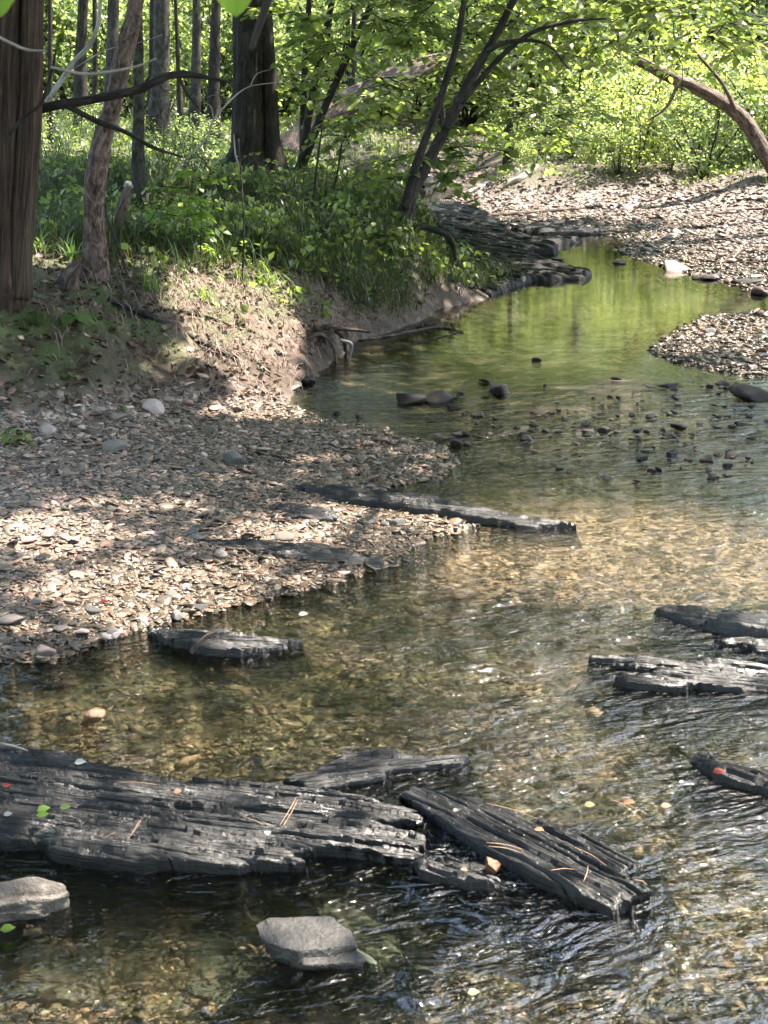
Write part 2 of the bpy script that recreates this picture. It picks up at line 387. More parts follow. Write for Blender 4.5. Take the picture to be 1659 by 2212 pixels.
def stonemat(name, src, bs=.35, rough=.6, mul=1.0, wetattr=False, tint=(1, 1, 1)):
    m, nt, b = mat(name, rough, .45); f = attr(nt, 'var') if src == 'var' else rnd(nt)
    c = ramp(nt, f, [(p, tuple(v*mul*t_ for v, t_ in zip(q, tint))) for p, q in STONES])
    v = pos(nt) if src == 'var' else objc(nt)
    n = noise(nt, v, 60, 5, .65); c = mixc(nt, .55, c, ramp(nt, n, [(.25, (.35,)*3), (.75, (1.5,)*3)]), 'MULTIPLY')
    if wetattr:
        w = attr(nt, 'wet'); c = mixc(nt, w, c, mixc(nt, 1., c, (.42, .40, .34), 'MULTIPLY'))
        nt.links.new(math_(nt, 'SUBTRACT', .65, math_(nt, 'MULTIPLY', w, .42)), b.inputs['Roughness'])
    nt.links.new(c, b.inputs['Base Color']); nt.links.new(bump(nt, n, .004), b.inputs['Normal']); return m
M['gravel'] = stonemat('mixed gravel', 'var', wetattr=True, tint=(1.04, .94, .88))
M['gravel_right'] = stonemat('brownish cobbles', 'var', wetattr=True, tint=(.70, .62, .57))
M['bed_gravel'] = stonemat('algae stained gravel', 'var', tint=(.82, .80, .62))
M['stone'] = stonemat('creek stone', 'rnd', mul=.7)
M['stone_wet'] = stonemat('wet creek stone', 'rnd', rough=.5, mul=.12)
M['stone_wet'].node_tree.nodes['Principled BSDF'].inputs['Specular IOR Level'].default_value = .2
def rockmat(name, c0, c1, c2, rough=.6, sc=9, bd=.008):
    m, nt, b = mat(name, rough, .45); o = objc(nt); n = noise(nt, o, sc, 6, .65, .4); n2 = noise(nt, o, sc*7, 5, .7)
    c = ramp(nt, n, [(.3, c0), (.5, c1), (.72, c2)]); c = mixc(nt, .5, c, ramp(nt, n2, [(.3, (.5,)*3), (.7, (1.35,)*3)]), 'MULTIPLY')
    nt.links.new(c, b.inputs['Base Color']); nt.links.new(bump(nt, math_(nt, 'ADD', n, math_(nt, 'MULTIPLY', n2, .4)), bd), b.inputs['Normal']); return m
M['rock_grey'] = rockmat('grey siltstone', (.014, .013, .012), (.030, .028, .025), (.06, .055, .049), .45, 14, .014)
M['rock_tan'] = rockmat('mottled tan rock', (.035, .03, .024), (.09, .076, .062), (.19, .17, .15), .6, 22, .02)
M['ledge'] = rockmat('shade-darkened ledge', (.005, .005, .005), (.010, .010, .009), (.022, .022, .02), .6, 5, .03)  # shale made near-black: the shade on the far ledges is in the colour
M['ledge'].node_tree.nodes['Principled BSDF'].inputs['Specular IOR Level'].default_value = .18
M['rock_orange'] = rockmat('rusty rock', (.06, .028, .012), (.13, .065, .032), (.19, .115, .065), .35, 20)
M['rock_green'] = rockmat('algae slab', (.03, .035, .024), (.05, .058, .040), (.085, .092, .066), .6, 8)
M['rootwood'] = rockmat('wet root wood', (.02, .014, .01), (.05, .033, .022), (.12, .08, .055), .6, 12, .02)
# ground
def groundmat():
    m, nt, b = mat('creek ground', .8, .35); p = pos(nt)
    vo = N_(nt, 'ShaderNodeTexVoronoi', i_Scale=26., i_Randomness=1.); nt.links.new(mapped(nt, p, (1, 1, .5)), vo.inputs['Vector'])
    sep = N_(nt, 'ShaderNodeSeparateColor'); nt.links.new(vo.outputs['Color'], sep.inputs[0])
    gc = ramp(nt, sep.outputs[0], STONES)
    sub = ramp(nt, sep.outputs[0], [(0, (.075, .075, .04)), (.35, (.14, .13, .07)), (.6, (.11, .11, .065)), (.8, (.23, .19, .11)), (1, (.32, .27, .18))])
    nz = noise(nt, p, 2.2, 5, .6)
    sub = mixc(nt, ramp(nt, nz, [(.42, (0,)*3), (.6, (1,)*3)]), sub, mixc(nt, .45, sub, (.05, .055, .028)))
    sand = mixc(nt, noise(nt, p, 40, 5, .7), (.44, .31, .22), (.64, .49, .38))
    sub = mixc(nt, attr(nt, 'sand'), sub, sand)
    sub = mixc(nt, attr(nt, 'pool'), sub, (.045, .042, .032))
    gcw = mixc(nt, attr(nt, 'wet'), gc, mixc(nt, 1., gc, (.42, .40, .34), 'MULTIPLY'))
    gv = mixc(nt, attr(nt, 'sub'), gcw, sub)
    n4 = noise(nt, p, 18, 6, .7)
    soil = ramp(nt, n4, [(.28, (.016, .011, .007)), (.5, (.045, .030, .020)), (.66, (.085, .06, .042)), (.8, (.15, .11, .08))])
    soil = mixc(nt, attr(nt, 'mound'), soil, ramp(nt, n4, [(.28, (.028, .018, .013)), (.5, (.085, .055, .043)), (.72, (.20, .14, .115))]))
    green = mixc(nt, n4, (.03, .045, .012), (.07, .10, .03))
    soil = mixc(nt, math_(nt, 'MULTIPLY', attr(nt, 'veg'), ramp(nt, noise(nt, p, 5, 4), [(.35, (0,)*3), (.6, (1,)*3)])), soil, green)
    nt.links.new(mixc(nt, attr(nt, 'grav'), soil, gv), b.inputs['Base Color'])
    h = math_(nt, 'ADD', math_(nt, 'MULTIPLY', math_(nt, 'SUBTRACT', 1., vo.outputs['Distance']), attr(nt, 'grav')), n4)
    nt.links.new(bump(nt, h, .02), b.inputs['Normal'])
    return m
M['ground'] = groundmat()
def watermat():
    m = bpy.data.materials.new('creek water'); m.use_nodes = True; nt = m.node_tree; nt.nodes.clear()
    out = nt.nodes.new('ShaderNodeOutputMaterial'); p = pos(nt)
    rot = N_(nt, 'ShaderNodeMapping'); rot.inputs['Rotation'].default_value = (0, 0, R(-14)); nt.links.new(p, rot.inputs[0]); q = rot.outputs[0]
    big = noise(nt, mapped(nt, q, (5, 13, 1)), 1., 3, .5, .8)
    med = noise(nt, mapped(nt, q, (16, 40, 1)), 1., 3, .55, 1.2)
    fin = noise(nt, mapped(nt, q, (50, 110, 1)), 1., 2, .5, .6)
    rip, cho = attr(nt, 'rip'), attr(nt, 'chop')
    h = math_(nt, 'MULTIPLY', big, .030)
    h = math_(nt, 'ADD', h, math_(nt, 'MULTIPLY', med, .010))
    h = math_(nt, 'ADD', h, math_(nt, 'MULTIPLY', fin, .0018))
    h = math_(nt, 'MULTIPLY', h, rip)
    c2 = noise(nt, mapped(nt, q, (6, 8, 1)), 1., 3, .5, 2.6)
    h = math_(nt, 'ADD', h, math_(nt, 'MULTIPLY', math_(nt, 'MULTIPLY', c2, cho), .05))
    nr = bump(nt, h, 1.0)
    fr = N_(nt, 'ShaderNodeFresnel', i_IOR=2.05); nt.links.new(nr, fr.inputs['Normal'])
    gl = N_(nt, 'ShaderNodeBsdfGlossy'); gl.inputs['Roughness'].default_value = .02; nt.links.new(nr, gl.inputs['Normal'])
    tr = N_(nt, 'ShaderNodeBsdfTransparent'); tr.inputs[0].default_value = (.89, .89, .80, 1)
    rf = N_(nt, 'ShaderNodeBsdfRefraction', i_IOR=1.33); rf.inputs['Color'].default_value = (.89, .89, .80, 1); rf.inputs['Roughness'].default_value = .0
    nt.links.new(nr, rf.inputs['Normal'])
    body = N_(nt, 'ShaderNodeMixShader'); body.inputs[0].default_value = .3
    nt.links.new(tr.outputs[0], body.inputs[1]); nt.links.new(rf.outputs[0], body.inputs[2])
    mx = N_(nt, 'ShaderNodeMixShader'); nt.links.new(fr.outputs[0], mx.inputs[0])
    nt.links.new(body.outputs[0], mx.inputs[1]); nt.links.new(gl.outputs[0], mx.inputs[2])
    nt.links.new(mx.outputs[0], out.inputs[0]); return m
M['water'] = watermat()
# ------------------------------------------------------------------ ground sheet and water
gx, gy = GX.ravel(), GY.ravel(); gz, ggr, gsd, gwl = [g.ravel() for g in GRID]
ppx, ppy, pdep = PROJ(np.stack([gx, gy, 0*gx], 1))
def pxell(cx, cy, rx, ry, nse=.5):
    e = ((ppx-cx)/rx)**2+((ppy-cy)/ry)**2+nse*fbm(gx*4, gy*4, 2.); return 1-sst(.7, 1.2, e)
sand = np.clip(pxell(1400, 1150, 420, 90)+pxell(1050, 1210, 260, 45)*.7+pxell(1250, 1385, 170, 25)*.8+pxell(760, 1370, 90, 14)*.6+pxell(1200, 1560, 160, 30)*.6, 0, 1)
wet = 1-sst(.02, .16, gz)
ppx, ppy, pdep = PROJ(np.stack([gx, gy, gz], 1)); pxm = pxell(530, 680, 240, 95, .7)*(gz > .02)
veg = (1-ggr)*sst(.1, .4, gz)*(.4+.6*(gwl > .5))
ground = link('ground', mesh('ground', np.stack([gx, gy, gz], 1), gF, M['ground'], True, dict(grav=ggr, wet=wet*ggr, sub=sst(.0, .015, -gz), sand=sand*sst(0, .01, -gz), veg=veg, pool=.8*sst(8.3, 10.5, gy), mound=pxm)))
tag(ground, kind='structure')
wus = np.linspace(-1.6, 1.6, 300)
wx, wy, wF = persp_grid(1.4, 34, 1.012, wus); wx, wy = wx.ravel(), wy.ravel()
ppx, ppy, pdep = PROJ(np.stack([wx, wy, 0*wx], 1)); gx, gy = wx, wy
rip = np.full(len(wx), .8)
rip = np.where(ppy < 800, .10, rip)
rip = .022+.8*sst(720, 1050, ppy)
rip *= 1+.35*sst(500, 1100, ppx)*sst(1000, 1400, ppy)
rip += .5*pxell(1350, 930, 420, 110)+.35*pxell(1250, 1320, 350, 60)+.3*pxell(1300, 1600, 420, 120)
rip *= 1-.45*pxell(450, 1530, 380, 120)
rip *= 1-.35*pxell(300, 2020, 420, 110)
rip *= .45+.55*sst(.5, -.3, (wx+.2)/1.0)*0+.55
chop = .9*pxell(1450, 2110, 620, 150)+.7*pxell(1250, 1900, 420, 120)+.5*pxell(1150, 1560, 220, 60)+.5*pxell(1250, 1310, 120, 30)+.35*pxell(950, 1420, 250, 40)+.5*pxell(1550, 1700, 260, 90)+.45*pxell(1400, 940, 330, 60)
wz = .004*fbm(wx*2, wy*4, 1.)*np.clip(rip, 0, 1)
water = link('water', mesh('water', np.stack([wx, wy, wz], 1), wF, M['water'], True, dict(rip=rip, chop=np.clip(chop, 0, 1))))
tag(water, kind='structure')
# ------------------------------------------------------------------ gravel (stuff): bar on the left, bars on the right, creek bed
def gravel(X, Y, size, sub, name, label, zoff=.2, mt='gravel', sunk=0.):
    z, gr, sd, wl = terrain(X, Y, True)
    k = RNG.random(len(X)) < gr; X, Y, z, size = X[k], Y[k], z[k], size[k]
    n = len(X); tpls = []
    for q in range(14):
        V, F = rockshape(sub, 100+q+40*sub, (2, 2*random.uniform(.55, .9), 2*random.uniform(.10, .36)), 7, .05); tpls.append((V, F))
    B = Bag(); which = RNG.integers(0, 14, n); var = RNG.random(n); wt = np.clip(1-(z+.012*RNG.normal(size=n)-.02)/.12, 0, 1)
    for q, (V, F) in enumerate(tpls):
        i = np.where(which == q)[0]; m = len(i)
        if not m: continue
        az = RNG.random(m)*6.283; tx = RNG.normal(size=m)*.22; ty = RNG.normal(size=m)*.22
        c, s_ = np.cos(az), np.sin(az); s = size[i]/2
        P = V[None]*s[:, None, None]
        x = P[..., 0]*c[:, None]-P[..., 1]*s_[:, None]; y = P[..., 0]*s_[:, None]+P[..., 1]*c[:, None]
        zz = P[..., 2]+x*tx[:, None]+y*ty[:, None]
        Q = np.stack([x+X[i][:, None], y+Y[i][:, None], zz+(z[i]+s*zoff-sunk)[:, None]], -1)
        FF = (F[None]+(np.arange(m)*len(V))[:, None, None]).reshape(-1, 3)
        B.add(Q.reshape(-1, 3), FF, var=np.repeat(var[i], len(V)), wet=np.repeat(wt[i], len(V)))
    V, F, A = B.get()
    return tag(link(name, mesh(name, V, F, M[mt], True, A)), label, 'gravel', None, 'stuff')
def scatter(n, y0, y1, f0, f1, p=1.0):
    Y = (y0**(1-p)+RNG.random(n)*(y1**(1-p)-y0**(1-p)))**(1/(1-p)) if p != 1 else y0*(y1/y0)**RNG.random(n)
    X = (f0+(f1-f0)*RNG.random(n))*Y; return X, Y
X, Y = scatter(95000, 3.6, 8.6, -.33, .1); z, gr, sd, wl = terrain(X, Y, True)
k = (sd > -.12) & (wl > .5); X, Y = X[k], Y[k]
gravel(X, Y, np.clip(.0155*np.exp(RNG.normal(size=len(X))*.5), .007, .075)*(.72+.06*Y), 2, 'gravel', 'flat grey and pinkish shale gravel of the bar along the left side of the creek')
X, Y = scatter(120000, 7.6, 22, .02, .34); z, gr, sd, wl = terrain(X, Y, True)
k = (sd > -.25) & (wl < .5); X, Y = X[k], Y[k]
gravel(X, Y, np.clip(.026*np.exp(RNG.normal(size=len(X))*.5), .011, .14)*(.5+.04*Y), 1, 'gravel', 'pale sunlit cobbles and gravel of the bars along the right side of the creek', .2, 'gravel_right')
X, Y = scatter(26000, 1.9, 6.2, -.34, .34, 1.6); z, gr, sd, wl = terrain(X, Y, True)
k = (sd < -.02) & (RNG.random(len(X)) < np.clip(.25+.9*fbm(X*3, Y*3, 4.)+.45, .12, 1)); X, Y = X[k], Y[k]
gravel(X, Y, np.clip(.024*np.exp(RNG.normal(size=len(X))*.45), .010, .09), 1, 'gravel', 'brown and olive gravel under the shallow water near the camera', .1, 'bed_gravel')
# ------------------------------------------------------------------ bedded shale slabs
def slab(name, poly, up, zf, zb, lam, amp, label, mt='shale', ds=.004, group=None, rag=.02, cat='rock slab', zu=0., skirt=.05, drop0=.005, lift=0., bump_=.012, groove=.016, finger=0.):
    P = W([p[0] for p in poly], [p[1] for p in poly], lift)[:, :2]
    a, b = W([up[0][0], up[1][0]], [up[0][1], up[1][1]], lift)[:, :2]; u = norm(b-a); v = np.array([-u[1], u[0]])
    if v[1] < 0: v = -v
    c = P.mean(0); L = np.stack([(P-c)@u, (P-c)@v], 1)
    mn, mx = L.min(0)-skirt-.02, L.max(0)+skirt+.02
    A_, B_ = np.meshgrid(np.arange(mn[0], mx[0], ds*1.5), np.arange(mn[1], mx[1], ds))
    af, bf = A_.ravel(), B_.ravel(); sd = dpoly(np.stack([af, bf], 1), L, True); ins = inpoly(np.stack([af, bf], 1), L)
    sd = np.where(ins, sd, -sd); sx = c[0]*7.7+c[1]
    sd = sd+rag*(fbm(af*5+sx, bf*34, 1., 3)*1.6+fbm(af*22+sx, bf*22, 4., 2)*.5)
    ta0 = (af-L[:, 0].min())/(np.ptp(L[:, 0])+1e-9)
    if finger: sd = sd+finger*sst(.55, .95, ta0)*(vn(bf/lam*.75+3.3, af*1.5+sx)-.25)
    t = (bf-L[:, 1].min())/(np.ptp(L[:, 1])+1e-9); ta = np.clip((af-L[:, 0].min())/(np.ptp(L[:, 0])+1e-9), 0, 1)
    z = zf+(zb-zf)*np.clip(t, 0, 1)+(zu*(1-ta) if zu > 0 else -zu*ta)
    q = bf/lam+.9*fbm(af*2.2+sx, bf*5, 2., 3)+.3*fbm(af*14+sx, bf*30, 6., 2)
    fr = q-np.floor(q); idn = np.floor(q)
    def shard(idv, frv, L_, salt):
        off = _h(idv.astype(int), (idv*0+3+salt).astype(int), (idv*0+int(abs(sx)*10) % 97).astype(int))
        ln_ = L_*(.5+1.3*_h(idv.astype(int), (idv*0+9+salt).astype(int), (idv*0+5).astype(int)))
        sg = af/ln_+7*off+.9*frv*np.where(off > .5, 1, -1)+.25*fbm(af*20, bf*60, salt+sx, 2)
        return _h(idv.astype(int), np.floor(sg).astype(int), (idv*0+salt).astype(int)), sg-np.floor(sg)
    h1, s1 = shard(idn, fr, .26, 1)
    z = z+amp*((h1-.5)*1.5+.45*(1-fr)-.2)
    q2 = bf/(lam*.38)+1.1*fbm(af*3+sx, bf*9, 12., 2)+.3*fbm(af*25, bf*40, 13., 2); i2 = np.floor(q2); h2, s2 = shard(i2, q2-i2, .30, 2)
    z = z+amp*.55*((h2-.5)+.5*(1-(q2-i2)))
    gd = np.minimum(fr, 1-fr)*lam; gm = sst(.0, .35, vn(af*4.5+sx, np.round(q)*5.7)+.12)
    z = z-groove*gm*np.exp(-(gd/(ds*1.3))**2)
    f2 = q2-np.floor(q2); z = z-groove*.4*sst(.1, .5, vn(af*8+sx, np.round(q2)*2.9))*np.exp(-(np.minimum(f2, 1-f2)*lam*.37/ds)**2)
    jq = af*5.5+1.5*fbm(af*2, bf*9, 21.)+3*_h(idn.astype(int), (idn*0+11).astype(int), (idn*0).astype(int)); jf = jq-np.floor(jq)
    z = z-groove*.25*np.exp(-(np.minimum(jf, 1-jf)/5.5/ds)**2)*sst(.2, .5, vn(np.floor(jq)*3.3, idn*1.7+sx))
    z = z+bump_*fbm(af*4+sx, bf*6, 3.)+bump_*.2*fbm(af*60, bf*90, 7., 3)
    z = z-.3*np.clip(z+.0, 0, 1)*np.exp(-np.clip(sd, 0, 1)/.010)
    k = sst(0, -drop0, sd); low = -.022-.11*np.clip(-sd/skirt, 0, 1)+.012*fbm(af*9+sx, bf*9, 5.)
    z = z*(1-k)+np.minimum(low, z)*k
    n, m = A_.shape; gb = np.gradient(sd.reshape(n, m), axis=0).ravel()/ds; bf = bf+.55*max(zf, .02)*k*sst(.0, .5, gb)*(1-sst(-.3*skirt, -skirt, sd))
    idx = np.arange(n*m).reshape(n, m); ok = (sd > -skirt).reshape(n, m)
    Fq = np.stack([idx[:-1, :-1], idx[:-1, 1:], idx[1:, 1:], idx[1:, :-1]], -1).reshape(-1, 4)
    okq = (ok[:-1, :-1] & ok[:-1, 1:] & ok[1:, 1:] & ok[1:, :-1]).ravel(); Fq = Fq[okq]
    used = np.unique(Fq); rm = np.full(n*m, -1); rm[used] = np.arange(len(used))
    V = np.stack([af, bf, z], 1)[used]
    o = link(name, mesh(name, V, rm[Fq], M[mt], True), (c[0], c[1], 0), rot=(0, 0, math.atan2(u[1], u[0])))
    return tag(o, label, cat, group)
slab('shale_slab', [(-160,1640),(0,1612),(150,1640),(330,1690),(560,1695),(760,1690),(880,1755),(850,1790),(880,1850),(720,1862),(650,1908),(500,1922),(400,1894),(220,1884),(115,1866),(100,1835),(0,1840),(-160,1850)],
     ((0,1690),(800,1790)), .048, .002, .022, .013, 'widest black shale slab, ridged and littered, across the near left of the creek', ds=.002, rag=.024, finger=.09)
slab('shale_slab', [(862,1730),(900,1722),(980,1728),(1080,1742),(1150,1772),(1280,1800),(1425,1862),(1330,1892),(1390,1935),(1335,1990),(1240,1968),(1150,1930),(1060,1872),(980,1818)],
     ((880,1735),(1335,1975)), .05, -.008, .020, .008, 'tilted black shale slab with a flat wedge-shaped top in the near centre right, undercut along its left edge', ds=.002, rag=.014, finger=.015)
slab('shale_slab', [(890,1866),(960,1860),(1040,1882),(1082,1912),(1050,1932),(960,1918),(905,1904)], ((890,1865),(1080,1915)), .04, .004, .016, .014, 'small wet black shale piece lying in front of the tilted slab', ds=.002)
slab('shale_slab', [(640,1690),(700,1672),(760,1632),(860,1632),(980,1645),(990,1655),(860,1668),(800,1690),(700,1706)], ((650,1690),(980,1655)), .028, .006, .018, .016, 'low broken shale ledge awash behind the widest slab', ds=.003, rag=.03, finger=.05)
slab('shale_slab', [(1420,1324),(1480,1320),(1560,1338),(1720,1350),(1720,1382),(1600,1378),(1500,1354)], ((1420,1322),(1700,1365)), .028, .012, .020, .010, 'brownish grey shale slab at the right edge, uppermost of the three there', 'shale_dry', .005, zu=-.03)
slab('shale_slab', [(1550,1388),(1620,1380),(1720,1385),(1720,1414),(1640,1410)], ((1560,1385),(1700,1395)), .022, .008, .018, .014, 'short wet shale slab just below the brownish grey slab at the right edge', ds=.005)
slab('shale_slab', [(1285,1428),(1380,1430),(1480,1445),(1560,1425),(1720,1440),(1720,1496),(1600,1494),(1500,1488),(1430,1494),(1330,1480),(1400,1462)], ((1290,1430),(1700,1475)), .024, .003, .02, .015, 'long pointed black shale slab at the right edge with water sheeting over it', ds=.003, rag=.035, finger=.0)
slab('shale_slab', [(1488,1645),(1530,1632),(1560,1660),(1720,1690),(1720,1750),(1640,1722),(1540,1692)], ((1490,1645),(1700,1715)), .03, .006, .02, .012, 'black shale slab with a red leaf on it at the right edge', ds=.003)
slab('shale_slab', [(325,1368),(400,1370),(480,1372),(560,1382),(600,1392),(660,1387),(600,1404),(520,1420),(440,1414),(410,1400),(330,1386)], ((330,1372),(640,1392)), .035, .008, .018, .014, 'dark shale wedge at the lower edge of the gravel bar with a pale stick across it', ds=.0045, zu=.015)
slab('shale_slab', [(640,1078),(760,1076),(870,1082),(960,1096),(1040,1112),(1150,1130),(1250,1143),(1160,1144),(1040,1132),(940,1118),(800,1102),(700,1094)], ((660,1082),(1240,1140)), .022, .012, .02, .012, 'long thin black shale ridge running from the gravel bar out into the water', ds=.006, zu=.045)
slab('shale_slab', [(430,1200),(560,1194),(700,1200),(800,1208),(850,1218),(790,1236),(700,1228),(560,1216)], ((440,1200),(840,1218)), .022, .012, .022, .018, 'narrow shale rib half buried in the lower part of the gravel bar', ds=.006, zu=.055)
slab('shale_slab', [(590,1098),(640,1092),(740,1106),(720,1120),(620,1112)], ((600,1100),(730,1112)), .06, .06, .03, .012, 'low grey shale patch showing through gravel beside the long thin ridge', ds=.007, lift=.05)
LG = dict(mt='ledge', rag=.012, skirt=.05, drop0=.03, bump_=.025, groove=.02)
slab('shale_ledge', [(960,540),(1060,548),(1150,568),(1275,594),(1265,604),(1150,608),(1100,624),(1060,640),(1000,640),(975,600)], ((985,570),(1270,598)), .035, .05, .09, .014, 'long black shale ledge tapering into the pool, lowest of the far ledges', ds=.011, zu=.08, **LG)
slab('shale_ledge', [(930,515),(1020,508),(1110,528),(1205,543),(1195,549),(1100,552),(1000,552)], ((950,520),(1200,545)), .06, .08, .10, .014, 'middle black shale ledge stepping down from the left bank to the far pool', ds=.013, zu=.14, **LG)
slab('shale_ledge', [(885,484),(980,480),(1050,492),(1100,514),(1000,520),(930,514)], ((900,490),(1090,512)), .10, .13, .10, .016, 'highest dark shale ledge right behind the forked leaning tree', ds=.02, zu=.14, **LG)
slab('shale_ledge', [(1105,499),(1180,490),(1290,492),(1345,498),(1280,507),(1180,511)], ((1110,500),(1340,498)), .04, .06, .07, .02, 'dark shale ledge crossing the creek at the head of the pool', ds=.022, **LG)
slab('shale_ledge', [(1085,522),(1180,517),(1260,523),(1200,531),(1120,530)], ((1090,522),(1260,523)), .03, .03, .09, .04, 'thin flat shale ledge awash below the ledge that crosses the creek', ds=.022, **LG)
slab('shale_ledge', [(770,403),(860,399),(965,404),(955,413),(850,415),(790,412)], ((770,405),(960,408)), .08, .10, .12, .08, 'distant dark ledge in the creek seen behind the forked leaning tree', ds=.04, **LG)
# ------------------------------------------------------------------ separate rocks and stones
def rock(name, px, py, zc, dims, seed, mt, label, cat='rock', rot=(0, 0, 0), cuts=10, sub=4, rough=.06, flat=0, group=None, Y=None):
    p = W(px, py, zc); V, F = rockshape(sub, seed, dims, cuts, rough, flat)
    return tag(link(name, mesh(name, V, F, M[mt], True), p, rot=rot), label, cat, group)
def hullrock(pts, mt, label, seed, bev=.004, disp=.004):
    P = np.array([W(x, y, z) for x, y, z in pts]); c = P.mean(0); bm = bmesh.new()
    for p in P: bm.verts.new(p-c)
    r_ = bmesh.ops.convex_hull(bm, input=bm.verts[:]); bmesh.ops.delete(bm, geom=[v for v in bm.verts if not v.link_faces], context='VERTS')
    bmesh.ops.dissolve_limit(bm, angle_limit=R(4), verts=bm.verts[:], edges=bm.edges[:])
    bmesh.ops.bevel(bm, geom=bm.edges[:], offset=bev, segments=2, affect='EDGES', profile=.6)
    bmesh.ops.triangulate(bm, faces=bm.faces[:])
    for q in range(5):
        L_ = [e for e in bm.edges if e.calc_length() > .006]
        if not L_: break
        bmesh.ops.subdivide_edges(bm, edges=L_, cuts=1); bmesh.ops.triangulate(bm, faces=bm.faces[:])
    bm.normal_update(); V = np.array([v.co[:] for v in bm.verts]); Nn = np.array([v.normal[:] for v in bm.verts]); F = np.array([[v.index for v in f.verts] for f in bm.faces]); bm.free()
    n_ = fbm(V[:, 0]*14+seed, V[:, 1]*14, V[:, 2]*30, 4)*disp*1.6+np.where(vn(V[:, 0]*9+seed, V[:, 1]*9, V[:, 2]*40) > .25, -disp*.8, 0)
    return single('rock', V+Nn*n_[:, None]+c, F, M[mt], c, label, 'rock')
hullrock([(548,1996,.042),(575,1984,.048),(712,1978,.05),(760,2010,.042),(774,2040,.036),(700,2048,.036),(645,2054,.036),(566,2034,.038),(590,2072,.0),(650,2096,.0),(772,2076,.0),(600,2085,-.07),(650,2110,-.07),(772,2090,-.07),(700,2010,-.07),(590,2030,-.07)], 'rock_grey', 'flat-topped grey angular rock standing out of the shallow water near the bottom', 3)
hullrock([(648,2064,.022),(690,2052,.024),(775,2054,.022),(792,2070,.016),(760,2078,.016),(652,2086,.018),(655,2104,-.01),(780,2100,-.01),(660,2100,-.06),(780,2095,-.06),(700,2060,-.06)], 'rock_grey', 'smaller grey block leaning against the front of the flat-topped rock', 8)
slab('submerged_slab', [(690,1965),(705,1942),(790,1950),(850,2005),(862,2050),(790,2078),(760,2020),(700,1995)], ((700,1950),(850,2040)), .0, -.012, .05, .003, 'flat greenish slab just under water behind the flat-topped grey rock', 'rock_green', .005, bump_=.004, groove=.004)
hullrock([(-60,1915,.055),(20,1900,.062),(75,1893,.06),(130,1908,.055),(158,1925,.04),(120,1940,.04),(60,1945,.045),(-40,1960,.04),(150,1962,.0),(90,1985,.0),(-40,2000,.0),(150,1965,-.07),(60,1990,-.07),(-60,1960,-.07)], 'rock_tan', 'mottled tan rock at the left edge below the widest slab', 15, .006, .008)
rock('rock', 196, 1552, .008, (.082, .055, .055), 45, 'rock_orange', 'rusty orange stone alone in the shallow water on the left', rot=(0, -.2, .3), cuts=14, sub=4, rough=.04)
rock('rock', 1060, 1868, .03, (.042, .034, .035), 52, 'rock_orange', 'small rounded brown stone wedged against the tilted slab', cuts=8)
for px, py, w_, seed, lb in [(300,2065,.17,61,'dark slab lying on the creek bed at the lower left'),(480,2120,.20,62,'broad olive slab on the creek bed below the flat-topped rock'),(130,2120,.24,63,'dark angular slab on the creek bed in the bottom left corner'),
        (425,1970,.10,64,'rounded olive stone on the creek bed below the widest slab'),(1010,1395,.25,65,'dark flat stone under the riffle in mid creek'),(860,2120,.16,66,'dark slab on the creek bed at the bottom centre')]:
    q = W(px, py, -.08); zb = float(terrain(q[0], q[1])); rock('submerged_stone', px, py, zb+.008, (w_, w_*.75, .05), seed, 'rock_green', lb, 'stone', rot=(.06, .04, seed), cuts=14, rough=.04, flat=.6)
